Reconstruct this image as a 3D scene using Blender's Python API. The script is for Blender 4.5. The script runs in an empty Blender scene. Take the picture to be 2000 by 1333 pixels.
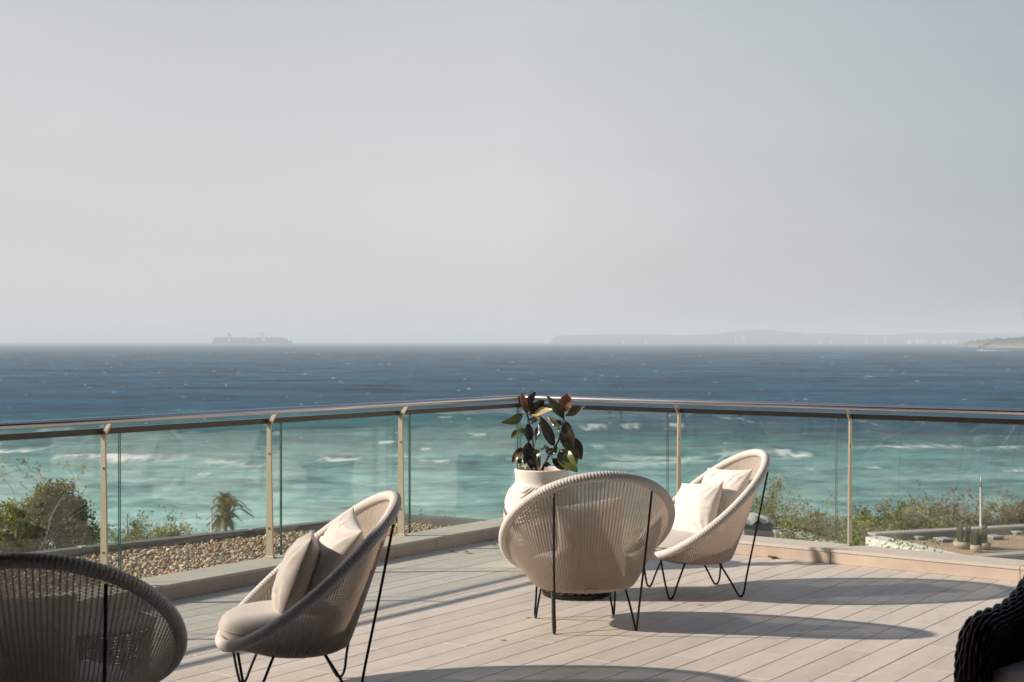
import bpy, math, random
import numpy as np
from mathutils import Vector, Matrix, noise as mnoise

R = math.radians
rng = np.random.default_rng(7)
random.seed(7)
scene = bpy.context.scene
COL = scene.collection

# ------------------------------------------------------------------ camera
EYE = 1.55
FPX = 2778.0
cam_d = bpy.data.cameras.new('camera')
cam_d.lens = 50.0
cam_d.sensor_width = 36.0
cam_d.clip_start = 0.1
cam_d.clip_end = 60000
cam_d.dof.use_dof = True
cam_d.dof.focus_distance = 7.9
cam_d.dof.aperture_fstop = 7.1
cam = bpy.data.objects.new('camera', cam_d)
COL.objects.link(cam)
cam.location = (0, 0, EYE)
cam.rotation_euler = (R(90), 0, 0)
scene.camera = cam

# ------------------------------------------------------------------ light
SUN_EL = 28.5
SUN_AZ_OFF = -2.0      # degrees the light drifts toward the camera
world = bpy.data.worlds.new('World')
scene.world = world
world.use_nodes = True
wn, wl = world.node_tree.nodes, world.node_tree.links
wn.clear()
w_out = wn.new('ShaderNodeOutputWorld')
w_bg = wn.new('ShaderNodeBackground')
sky = wn.new('ShaderNodeTexSky')
sky.sky_type = 'NISHITA'
sky.sun_disc = False
sky.sun_elevation = R(SUN_EL)
sky.sun_rotation = R(-90)
sky.altitude = 0
sky.air_density = 1.0
sky.dust_density = 4.0
sky.ozone_density = 1.5
# haze veil: the whole sky is a pale overcast-bright haze, a little warmer and
# brighter on the sun's side, a little bluer overhead, with very faint cloud
w_tc = wn.new('ShaderNodeTexCoord')
w_sep = wn.new('ShaderNodeSeparateXYZ')
wl.new(w_tc.outputs['Generated'], w_sep.inputs[0])
w_rx = wn.new('ShaderNodeValToRGB')
w_mr = wn.new('ShaderNodeMapRange')
w_mr.inputs[1].default_value = -1; w_mr.inputs[2].default_value = 1
wl.new(w_sep.outputs['X'], w_mr.inputs[0])
wl.new(w_mr.outputs[0], w_rx.inputs[0])
SKY_GAIN = 10.0       # the Background strength below is 0.1
e = w_rx.color_ramp.elements
e[0].position = 0.0; e[0].color = (0.98, 0.90, 0.82, 1)
e[1].position = 1.0; e[1].color = (0.25, 0.29, 0.33, 1)
for p_, c_ in ((0.30, (.56, .545, .53, 1)), (0.40, (.56, .55, .538, 1)), (0.5, (.578, .568, .556, 1)), (0.67, (.375, .40, .41, 1))):
    q = e.new(p_); q.color = c_
w_rz = wn.new('ShaderNodeValToRGB')
e = w_rz.color_ramp.elements
e[0].position = 0.0; e[0].color = (1.0, 1.0, 1.0, 1)
e[1].position = 1.0; e[1].color = (.24, .33, .52, 1)
for p_, c_ in ((0.05, (1, 1, 1, 1)), (0.14, (.96, .985, 1.0, 1)), (0.25, (.82, .88, .925, 1))):
    q = e.new(p_); q.color = c_
wl.new(w_sep.outputs['Z'], w_rz.inputs[0])
w_mul = wn.new('ShaderNodeMix'); w_mul.data_type = 'RGBA'; w_mul.blend_type = 'MULTIPLY'
w_mul.inputs[0].default_value = 1
wl.new(w_rx.outputs[0], w_mul.inputs[6]); wl.new(w_rz.outputs[0], w_mul.inputs[7])
w_map = wn.new('ShaderNodeMapping'); w_map.inputs['Scale'].default_value = (1.6, 1.6, 9.0)
w_map.inputs['Rotation'].default_value = (0, R(6), 0)
wl.new(w_tc.outputs['Generated'], w_map.inputs[0])
w_no = wn.new('ShaderNodeTexNoise'); w_no.inputs['Scale'].default_value = 1.7
w_no.inputs['Detail'].default_value = 5; w_no.inputs['Roughness'].default_value = .5
w_no.inputs['Distortion'].default_value = .6
wl.new(w_map.outputs[0], w_no.inputs['Vector'])
w_cr = wn.new('ShaderNodeMapRange')
w_cr.inputs[1].default_value = .35; w_cr.inputs[2].default_value = .72
w_cr.inputs[3].default_value = .975; w_cr.inputs[4].default_value = 1.04
wl.new(w_no.outputs[0], w_cr.inputs[0])
w_mul2 = wn.new('ShaderNodeVectorMath'); w_mul2.operation = 'SCALE'
wl.new(w_mul.outputs[2], w_mul2.inputs[0]); wl.new(w_cr.outputs[0], w_mul2.inputs['Scale'])
w_gain = wn.new('ShaderNodeVectorMath'); w_gain.operation = 'SCALE'
w_gain.inputs['Scale'].default_value = SKY_GAIN
wl.new(w_mul2.outputs[0], w_gain.inputs[0])
w_mix = wn.new('ShaderNodeMix'); w_mix.data_type = 'RGBA'
w_mix.inputs[0].default_value = 0.90
wl.new(sky.outputs[0], w_mix.inputs[6]); wl.new(w_gain.outputs[0], w_mix.inputs[7])
wl.new(w_mix.outputs[2], w_bg.inputs[0])
w_bg.inputs[1].default_value = 0.1
wl.new(w_bg.outputs[0], w_out.inputs[0])

sun_d = bpy.data.lights.new('sun', 'SUN')
sun_d.energy = 4.6
sun_d.angle = R(0.9)
sun_d.color = (1.0, 0.86, 0.72)
sun = bpy.data.objects.new('sun', sun_d)
COL.objects.link(sun)
_d = Vector((math.cos(R(SUN_EL)), -math.sin(R(SUN_AZ_OFF)), -math.sin(R(SUN_EL))))
sun.rotation_euler = _d.to_track_quat('-Z', 'Y').to_euler()

scene.view_settings.view_transform = 'Standard'
scene.view_settings.look = 'None'
scene.view_settings.exposure = 0.35
scene.view_settings.gamma = 1.0
scene.view_settings.use_curve_mapping = False
scene.cycles.use_denoising = True
scene.cycles.max_bounces = 10
scene.cycles.transparent_max_bounces = 48
scene.cycles.transmission_bounces = 8
scene.cycles.diffuse_bounces = 4
scene.cycles.volume_bounces = 1
scene.cycles.caustics_reflective = False
scene.cycles.caustics_refractive = False
scene.cycles.sample_clamp_indirect = 6.0

# ------------------------------------------------------------------ helpers
def tag(o, label=None, cat=None, group=None, kind=None):
    if label: o['label'] = label
    if cat: o['category'] = cat
    if group: o['group'] = group
    if kind: o['kind'] = kind
    return o

def empty(name, loc=(0, 0, 0), rz=0.0, label=None, cat=None, group=None):
    o = bpy.data.objects.new(name, None)
    COL.objects.link(o)
    o.empty_display_size = .1
    o.location = loc
    o.rotation_euler = (0, 0, rz)
    return tag(o, label, cat, group)

def mesh_np(name, V, F, mat=None, smooth=False, attrs=None, fmat=None, mats=None):
    """V (n,3); F list of index arrays: (m,4) or (m,3) or a python list of faces"""
    me = bpy.data.meshes.new(name)
    V = np.asarray(V, dtype=np.float32)
    if isinstance(F, np.ndarray):
        F = [F]
    if len(F) and isinstance(F[0], np.ndarray):
        loops = np.concatenate([f.ravel() for f in F]).astype(np.int32)
        tot = np.concatenate([np.full(len(f), f.shape[1], dtype=np.int32) for f in F])
    else:
        loops = np.array([i for f in F for i in f], dtype=np.int32)
        tot = np.array([len(f) for f in F], dtype=np.int32)
    me.vertices.add(len(V)); me.vertices.foreach_set('co', V.ravel())
    me.loops.add(len(loops)); me.loops.foreach_set('vertex_index', loops)
    me.polygons.add(len(tot))
    st = np.concatenate([[0], np.cumsum(tot)[:-1]]).astype(np.int32)
    me.polygons.foreach_set('loop_start', st)
    me.polygons.foreach_set('loop_total', tot)
    if fmat is not None:
        me.polygons.foreach_set('material_index', np.asarray(fmat, dtype=np.int32))
    me.polygons.foreach_set('use_smooth', np.full(len(tot), bool(smooth)))
    if attrs:
        for k, a in attrs.items():
            a = np.asarray(a, dtype=np.float32)
            if a.ndim == 1:
                at = me.attributes.new(k, 'FLOAT', 'POINT'); at.data.foreach_set('value', a)
            else:
                if a.shape[1] == 3:
                    a = np.concatenate([a, np.ones((len(a), 1), np.float32)], 1)
                at = me.attributes.new(k, 'FLOAT_COLOR', 'POINT'); at.data.foreach_set('color', a.ravel())
    me.update(calc_edges=True)
    for m_ in (mats or ([mat] if mat else [])):
        me.materials.append(m_)
    return me

def link(name, me, parent=None, loc=None, rot=None):
    o = bpy.data.objects.new(name, me)
    COL.objects.link(o)
    if parent is not None: o.parent = parent
    if loc is not None: o.location = loc
    if rot is not None: o.rotation_euler = rot
    return o

class MB:
    """collects simple solids and links them as one mesh object"""
    def __init__(s): s.V = []; s.F = []; s.n = 0; s.M = []
    def add(s, V, F, m=0):
        s.V.extend([tuple(v) for v in V]); s.F.extend([tuple(i + s.n for i in f) for f in F]); s.M.extend([m] * len(F)); s.n += len(V)
    def box(s, c, size, rz=0, m=0, tilt=None, bev=0.0):
        x, y, z = [d / 2 for d in size]
        if bev <= 0:
            P = [Vector((a * x, b * y, k * z)) for a in (-1, 1) for b in (-1, 1) for k in (-1, 1)]
            F = [(0, 1, 3, 2), (4, 6, 7, 5), (0, 4, 5, 1), (2, 3, 7, 6), (0, 2, 6, 4), (1, 5, 7, 3)]
        else:
            import bmesh
            bm = bmesh.new(); bmesh.ops.create_cube(bm, size=1)
            for v in bm.verts: v.co = Vector((v.co.x * size[0], v.co.y * size[1], v.co.z * size[2]))
            bmesh.ops.bevel(bm, geom=list(bm.edges), offset=bev, segments=2, profile=.7, affect='EDGES')
            bm.verts.index_update()
            P = [v.co.copy() for v in bm.verts]; F = [tuple(v.index for v in f.verts) for f in bm.faces]; bm.free()
        M = Matrix.Rotation(rz, 3, 'Z')
        if tilt is not None: M = M @ tilt
        s.add([M @ p + Vector(c) for p in P], F, m)
    def prism(s, poly, z0, z1, m=0):
        n = len(poly)
        area = sum(poly[i][0] * poly[(i + 1) % n][1] - poly[(i + 1) % n][0] * poly[i][1] for i in range(n))
        if area < 0: poly = poly[::-1]
        V = [(p[0], p[1], z0) for p in poly] + [(p[0], p[1], z1) for p in poly]
        F = [tuple(range(n - 1, -1, -1)), tuple(range(n, 2 * n))]
        F += [(i, (i + 1) % n, n + (i + 1) % n, n + i) for i in range(n)]
        s.add(V, F, m)
    def lathe(s, prof, c=(0, 0, 0), n=32, m=0):
        V = [(c[0] + r * math.cos(2 * math.pi * k / n), c[1] + r * math.sin(2 * math.pi * k / n), c[2] + z) for r, z in prof for k in range(n)]
        F = [(i * n + k, i * n + (k + 1) % n, (i + 1) * n + (k + 1) % n, (i + 1) * n + k) for i in range(len(prof) - 1) for k in range(n)]
        s.add(V, F, m)
    def tube(s, pts, r, n=8, m=0, closed=False, caps=True):
        V, F = tube_np(pts, r, n, closed, caps); s.add(V, F, m)
    def build(s, name, mats, parent=None, smooth=False):
        if not isinstance(mats, (list, tuple)): mats = [mats]
        me = mesh_np(name, s.V, s.F, mats=list(mats), smooth=smooth, fmat=s.M)
        return link(name, me, parent)

def tube_np(pts, r, n=8, closed=False, caps=True):
    P = [Vector(p) for p in pts]
    k = len(P)
    rr = r if hasattr(r, '__len__') else [r] * k
    V = []; F = []
    up = None
    for i, p in enumerate(P):
        if closed: t = P[(i + 1) % k] - P[i - 1]
        else: t = P[min(i + 1, k - 1)] - P[max(i - 1, 0)]
        t.normalize()
        if up is None:
            up = Vector((0, 0, 1)) if abs(t.z) < .9 else Vector((1, 0, 0))
        a = (up - t * up.dot(t)).normalized(); b = t.cross(a); up = a
        for j in range(n):
            w = 2 * math.pi * j / n
            V.append(p + (a * math.cos(w) + b * math.sin(w)) * rr[i])
    for i in range(k if closed else k - 1):
        for j in range(n):
            F.append((i * n + j, i * n + (j + 1) % n, ((i + 1) % k) * n + (j + 1) % n, ((i + 1) % k) * n + j))
    if caps and not closed:
        F.append(tuple(range(n - 1, -1, -1))); F.append(tuple(range((k - 1) * n, k * n)))
    return V, F

def catmull(P, seg=6):
    P = [Vector(p) for p in P]
    out = []
    for i in range(len(P) - 1):
        p0 = P[max(i - 1, 0)]; p1 = P[i]; p2 = P[i + 1]; p3 = P[min(i + 2, len(P) - 1)]
        for s_ in range(seg):
            t = s_ / seg
            out.append(.5 * ((2 * p1) + (p2 - p0) * t + (2 * p0 - 5 * p1 + 4 * p2 - p3) * t * t + (3 * p1 - p0 - 3 * p2 + p3) * t ** 3))
    out.append(P[-1])
    return out

def floor_pt(x, y, z=0.0):
    Y = (EYE - z) * FPX / (y - 666.5)
    return Vector(((x - 1000) * Y / FPX, Y, z))
def at(x, y, Y):
    return Vector(((x - 1000) * Y / FPX, Y, EYE - (y - 666.5) * Y / FPX))

# ------------------------------------------------------------------ materials
def mat(name, color, rough=.6, metal=0.0, spec=.5, noise=None, bump=None, attr=None, rand=0.0, trans=None, sheen=0, coord='Object', mottled=None):
    """noise=(scale, amount, color2) bump=(scale, strength, distance) mottled=second larger noise"""
    m = bpy.data.materials.new(name); m.use_nodes = True
    n, l = m.node_tree.nodes, m.node_tree.links
    b = n['Principled BSDF']
    b.inputs['Roughness'].default_value = rough
    b.inputs['Metallic'].default_value = metal
    b.inputs['Specular IOR Level'].default_value = spec
    if sheen:
        b.inputs['Sheen Weight'].default_value = sheen
        b.inputs['Sheen Roughness'].default_value = .6
    b.inputs['Base Color'].default_value = (*color, 1)
    src = None
    tc = n.new('ShaderNodeTexCoord')
    if attr:
        a = n.new('ShaderNodeAttribute'); a.attribute_name = attr; src = a.outputs['Color']
    for nz in (noise, mottled):
        if not nz: continue
        t = n.new('ShaderNodeTexNoise'); t.inputs['Scale'].default_value = nz[0]; t.inputs['Detail'].default_value = 6
        t.inputs['Roughness'].default_value = .6
        if len(nz) > 3:
            mp = n.new('ShaderNodeMapping'); mp.inputs['Scale'].default_value = nz[3]
            l.new(tc.outputs[coord], mp.inputs[0]); l.new(mp.outputs[0], t.inputs['Vector'])
        else: l.new(tc.outputs[coord], t.inputs['Vector'])
        mr = n.new('ShaderNodeMapRange'); mr.inputs[1].default_value = .35; mr.inputs[2].default_value = .68
        mr.inputs[4].default_value = nz[1]
        l.new(t.outputs[0], mr.inputs[0])
        mx = n.new('ShaderNodeMix'); mx.data_type = 'RGBA'
        l.new(mr.outputs[0], mx.inputs[0])
        if src is None: mx.inputs[6].default_value = (*color, 1)
        else: l.new(src, mx.inputs[6])
        mx.inputs[7].default_value = (*nz[2], 1)
        src = mx.outputs[2]
    if rand:
        oi = n.new('ShaderNodeObjectInfo')
        mr = n.new('ShaderNodeMapRange'); mr.inputs[3].default_value = 1 - rand; mr.inputs[4].default_value = 1 + rand
        l.new(oi.outputs['Random'], mr.inputs[0])
        vm = n.new('ShaderNodeVectorMath'); vm.operation = 'SCALE'
        if src is None: vm.inputs[0].default_value = color
        else: l.new(src, vm.inputs[0])
        l.new(mr.outputs[0], vm.inputs['Scale']); src = vm.outputs[0]
    if src is not None: l.new(src, b.inputs['Base Color'])
    if bump:
        t = n.new('ShaderNodeTexNoise'); t.inputs['Scale'].default_value = bump[0]; t.inputs['Detail'].default_value = 5
        if len(bump) > 3:
            mp = n.new('ShaderNodeMapping'); mp.inputs['Scale'].default_value = bump[3]
            l.new(tc.outputs[coord], mp.inputs[0]); l.new(mp.outputs[0], t.inputs['Vector'])
        else: l.new(tc.outputs[coord], t.inputs['Vector'])
        bp = n.new('ShaderNodeBump'); bp.inputs['Strength'].default_value = bump[1]; bp.inputs['Distance'].default_value = bump[2]
        l.new(t.outputs[0], bp.inputs['Height']); l.new(bp.outputs[0], b.inputs['Normal'])
    if trans:
        tr = n.new('ShaderNodeBsdfTranslucent'); tr.inputs[0].default_value = (*trans[1], 1)
        if src is not None and trans[1] == (0, 0, 0): l.new(src, tr.inputs[0])
        ms = n.new('ShaderNodeMixShader'); ms.inputs[0].default_value = trans[0]
        l.new(b.outputs[0], ms.inputs[1]); l.new(tr.outputs[0], ms.inputs[2])
        l.new(ms.outputs[0], n['Material Output'].inputs[0])
    return m

M = {}
M['plank'] = mat('stone_plank', (.635, .58, .52), .62, spec=.35, rand=.07,
                 noise=(5, .55, (.52, .465, .41), (1.2, 6, 6)), mottled=(2.6, .55, (.46, .42, .385), (.7, 1.4, 1)), bump=(60, .12, .002, (.3, 1.5, 1)))
M['joint'] = mat('plank_joint', (.17, .145, .12), .9)
M['kerb'] = mat('travertine_kerb', (.58, .495, .415), .7, spec=.3, rand=.05, coord='Object',
                noise=(7, .6, (.50, .40, .32)), mottled=(1.6, .5, (.36, .30, .255)), bump=(45, .3, .003))
M['kerb_top'] = mat('kerb_top_stone', (.58, .53, .47), .7, spec=.3, noise=(9, .5, (.50, .45, .39)), bump=(45, .3, .003))
M['steel'] = mat('brushed_steel', (.60, .58, .58), .24, metal=1.0, noise=(3, .4, (.54, .52, .52), (1, 1, 1)))
M['post'] = mat('champagne_steel', (.52, .45, .35), .42, metal=.45, noise=(14, .5, (.40, .34, .26), (1, 1, .25)), bump=(80, .15, .001))
M['cap'] = mat('bronze_cap_rail', (.075, .060, .046), .38, spec=.5, noise=(5, .4, (.06, .048, .038)))
M['black'] = mat('black_powder_coat', (.006, .006, .006), .42, spec=.35)
M['wicker'] = mat('pale_wicker', (.64, .56, .49), .58, spec=.3, noise=(35, .5, (.55, .47, .40)), trans=(.20, (.68, .55, .45)))
M['rim'] = mat('pale_wicker_rim', (.64, .605, .575), .6, spec=.3, noise=(55, .5, (.54, .495, .455)))
M['seat'] = mat('seat_fabric', (.50, .46, .425), .85, spec=.15, sheen=.25, noise=(160, .5, (.45, .415, .38)), bump=(500, .25, .001))
M['pillow'] = mat('pillow_fabric', (.72, .69, .645), .85, spec=.15, sheen=.25, noise=(180, .4, (.68, .65, .60)), bump=(9, .35, .012))
M['pillow_shade'] = mat('shade_toned_pillow_fabric', (.50, .46, .42), .85, spec=.15, sheen=.25, noise=(180, .4, (.46, .42, .38)), bump=(9, .35, .012))  # darker copy of the greige fabric, the front pillow's shade put into it
M['pillow2'] = mat('greige_pillow_fabric', (.64, .60, .56), .85, spec=.15, sheen=.25, noise=(180, .4, (.60, .56, .52)), bump=(9, .35, .012))
M['rattan'] = mat('dark_rattan', (.055, .040, .030), .36, spec=.4, noise=(30, .5, (.012, .009, .007)))
M['armcush'] = mat('grey_cushion', (.66, .62, .62), .85, spec=.15, noise=(120, .4, (.60, .565, .565)), bump=(300, .2, .001))
M['pot'] = mat('white_glazed_pot', (.76, .70, .64), .48, spec=.4, noise=(12, .35, (.68, .61, .54)), bump=(30, .15, .003))
M['soil'] = mat('terracotta_mulch', (.42, .24, .12), .9, noise=(40, .8, (.16, .09, .05)), bump=(60, .8, .01))
M['stem'] = mat('plant_stem', (.07, .035, .025), .6, noise=(60, .6, (.12, .07, .04)))
for k_, c1, c2 in (('leaf_dark', (.030, .036, .018), (.040, .024, .016)), ('leaf_green', (.13, .155, .045), (.08, .10, .03)),
                   ('leaf_bronze', (.36, .18, .12), (.20, .085, .06)), ('leaf_tan', (.60, .52, .28), (.42, .34, .16)),
                   ('leaf_olive', (.19, .14, .06), (.12, .085, .04))):
    M[k_] = mat(k_, c1, .28, spec=.5, noise=(14, .8, c2), bump=(25, .25, .004), trans=(.12, c1))
M['pebble'] = mat('pebble_stone', (.4, .33, .25), .6, spec=.35, attr='col')
M['gravelbed'] = mat('gravel_bed', (.16, .12, .09), .9, noise=(60, .7, (.3, .22, .15)))
M['edge'] = mat('roof_edge_metal', (.11, .11, .115), .55, metal=.3, noise=(4, .6, (.2, .19, .18)))
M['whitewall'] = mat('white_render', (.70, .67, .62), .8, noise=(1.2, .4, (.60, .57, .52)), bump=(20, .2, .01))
M['grey_shade_wall'] = mat('grey_and_shaded_render', (.20, .215, .235), .8, noise=(1.5, .5, (.15, .16, .175)))
M['coping'] = mat('pale_coping', (.40, .39, .37), .75, noise=(2, .5, (.30, .29, .27)))
M['roofgravel'] = mat('brown_roof_gravel', (.46, .32, .205), .95, noise=(9, .8, (.30, .20, .12)), mottled=(1.1, .5, (.52, .38, .26)), bump=(18, 1, .08))
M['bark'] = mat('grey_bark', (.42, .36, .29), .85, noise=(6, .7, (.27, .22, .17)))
M['leaf1'] = mat('tree_leaf', (.1, .12, .02), .55, spec=.3, attr='col', trans=(.35, (0, 0, 0)))
M['ground'] = mat('dry_ground', (.17, .13, .085), .95, noise=(.35, .9, (.08, .085, .03)), mottled=(.06, .6, (.2, .16, .1)), bump=(2, 1, .3), coord='Object')
M['inner_bark'] = mat('shaded_bark', (.13, .10, .07), .9, noise=(6, .7, (.09, .07, .05)))  # darker bark for limbs inside the crown, their shade put into the colour
M['cactus'] = mat('cactus_skin', (.035, .052, .02), .6, noise=(9, .7, (.09, .085, .04)))
M['claypot'] = mat('clay_pot', (.45, .37, .28), .8, noise=(5, .5, (.36, .28, .2)))
M['lamp_pole'] = mat('grey_pole', (.40, .40, .40), .5, metal=.3, noise=(2, .4, (.45, .44, .43)))
M['slab'] = mat('terrace_concrete', (.38, .35, .31), .9, noise=(1, .5, (.3, .28, .25)))
M['haze_hill'] = mat('far_hill', (.035, .05, .045), .95, noise=(.002, .8, (.09, .08, .06)), mottled=(.012, .5, (.02, .03, .02)), coord='Object')
M['headland'] = mat('headland_scrub', (.055, .058, .032), .95, noise=(.02, .8, (.10, .08, .05)), mottled=(.05, .6, (.03, .035, .02)), coord='Object')
M['rock'] = mat('shore_rock', (.20, .14, .10), .9, noise=(.05, .8, (.15, .11, .08)), coord='Object')
M['hull'] = mat('ship_hull', (.05, .035, .04), .6, noise=(.02, .5, (.07, .045, .04)))
M['farwhite'] = mat('far_white_paint', (.85, .84, .82), .6, noise=(.1, .3, (.75, .74, .72)))
M['red'] = mat('funnel_red', (.45, .05, .04), .6, noise=(.1, .3, (.38, .05, .04)))
M['petal'] = mat('magenta_petal', (.35, .01, .06), .6, noise=(60, .5, (.25, .01, .05)))
M['dryleaf'] = mat('dry_leaf', (.42, .36, .17), .7, noise=(60, .5, (.30, .24, .10)))
M['brownleaf'] = mat('brown_leaf', (.16, .09, .04), .7, noise=(60, .5, (.10, .06, .03)))
M['stain'] = mat('rust_stain', (.56, .42, .29), .8, noise=(30, .6, (.50, .42, .33)))
M['plate'] = mat('small_metal_plate', (.30, .27, .24), .4, metal=.8, noise=(60, .4, (.2, .18, .16)))
M['darkglass'] = mat('dark_window', (.02, .025, .03), .08, spec=.5)
M['soffit'] = mat('dark_timber_soffit', (.075, .052, .038), .7, noise=(3, .6, (.045, .03, .022), (1, 8, 1)))

# glass: tinted pass-through plus fresnel mirror; a green edge
def glass_mat():
    m = bpy.data.materials.new('balustrade_glass'); m.use_nodes = True
    n, l = m.node_tree.nodes, m.node_tree.links
    n.remove(n['Principled BSDF'])
    t = n.new('ShaderNodeBsdfTransparent'); t.inputs[0].default_value = (.93, .975, .96, 1)
    g = n.new('ShaderNodeBsdfGlossy'); g.inputs['Roughness'].default_value = .0
    fr = n.new('ShaderNodeFresnel'); fr.inputs[0].default_value = 1.52
    # Fresnel flips to total internal reflection on back faces: use facing-independent curve
    ge = n.new('ShaderNodeNewGeometry')
    dt = n.new('ShaderNodeVectorMath'); dt.operation = 'DOT_PRODUCT'
    l.new(ge.outputs['Incoming'], dt.inputs[0]); l.new(ge.outputs['Normal'], dt.inputs[1])
    ab = n.new('ShaderNodeMath'); ab.operation = 'ABSOLUTE'; l.new(dt.outputs['Value'], ab.inputs[0])
    om = n.new('ShaderNodeMath'); om.operation = 'SUBTRACT'; om.inputs[0].default_value = 1; l.new(ab.outputs[0], om.inputs[1])
    pw = n.new('ShaderNodeMath'); pw.operation = 'POWER'; pw.inputs[1].default_value = 5; l.new(om.outputs[0], pw.inputs[0])
    ma = n.new('ShaderNodeMath'); ma.operation = 'MULTIPLY_ADD'; ma.inputs[1].default_value = .955; ma.inputs[2].default_value = .06
    l.new(pw.outputs[0], ma.inputs[0])
    no = n.new('ShaderNodeTexNoise'); no.inputs['Scale'].default_value = 1.1; no.inputs['Detail'].default_value = 3
    tc = n.new('ShaderNodeTexCoord'); l.new(tc.outputs['Object'], no.inputs['Vector'])
    bp = n.new('ShaderNodeBump'); bp.inputs['Strength'].default_value = .12; bp.inputs['Distance'].default_value = .02
    l.new(no.outputs[0], bp.inputs['Height']); l.new(bp.outputs[0], g.inputs['Normal'])
    mx = n.new('ShaderNodeMixShader')
    l.new(ma.outputs[0], mx.inputs[0]); l.new(t.outputs[0], mx.inputs[1]); l.new(g.outputs[0], mx.inputs[2])
    # faint salt film: a little diffuse that catches light
    df = n.new('ShaderNodeBsdfDiffuse'); df.inputs[0].default_value = (.6, .62, .6, 1)
    sm = n.new('ShaderNodeTexNoise'); sm.inputs['Scale'].default_value = 3.0; sm.inputs['Detail'].default_value = 6
    l.new(tc.outputs['Object'], sm.inputs['Vector'])
    mr = n.new('ShaderNodeMapRange'); mr.inputs[1].default_value = .4; mr.inputs[2].default_value = .8
    mr.inputs[3].default_value = .004; mr.inputs[4].default_value = .04
    l.new(sm.outputs[0], mr.inputs[0])
    m2 = n.new('ShaderNodeMixShader')
    l.new(mr.outputs[0], m2.inputs[0]); l.new(mx.outputs[0], m2.inputs[1]); l.new(df.outputs[0], m2.inputs[2])
    l.new(m2.outputs[0], n['Material Output'].inputs[0])
    return m
M['glass'] = glass_mat()
M['glass_edge'] = mat('glass_edge', (.012, .06, .05), .2, spec=.6, noise=(3, .3, (.02, .08, .07)))

# ------------------------------------------------------------------ sea
SEA_Z = -15.0
HSEA = EYE - SEA_Z
def vnoise(x, y, seed=0):
    """smooth value noise on numpy arrays"""
    xi = np.floor(x).astype(np.int64); yi = np.floor(y).astype(np.int64)
    fx = x - xi; fy = y - yi
    fx = fx * fx * (3 - 2 * fx); fy = fy * fy * (3 - 2 * fy)
    def h(a, b):
        n = (a * 374761393 + b * 668265263 + seed * 1442695) & 0xffffffff
        n = ((n ^ (n >> 13)) * 1274126177) & 0xffffffff
        return ((n ^ (n >> 16)) & 0xffff) / 65535.0
    return (h(xi, yi) * (1 - fx) + h(xi + 1, yi) * fx) * (1 - fy) + (h(xi, yi + 1) * (1 - fx) + h(xi + 1, yi + 1) * fx) * fy
def fbm(x, y, o=5, seed=0, g=.5):
    s = 0; a = 1; t = 0
    for i in range(o):
        s = s + a * vnoise(x * 2 ** i, y * 2 ** i, seed + i); t += a; a *= g
    return s / t

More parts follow.
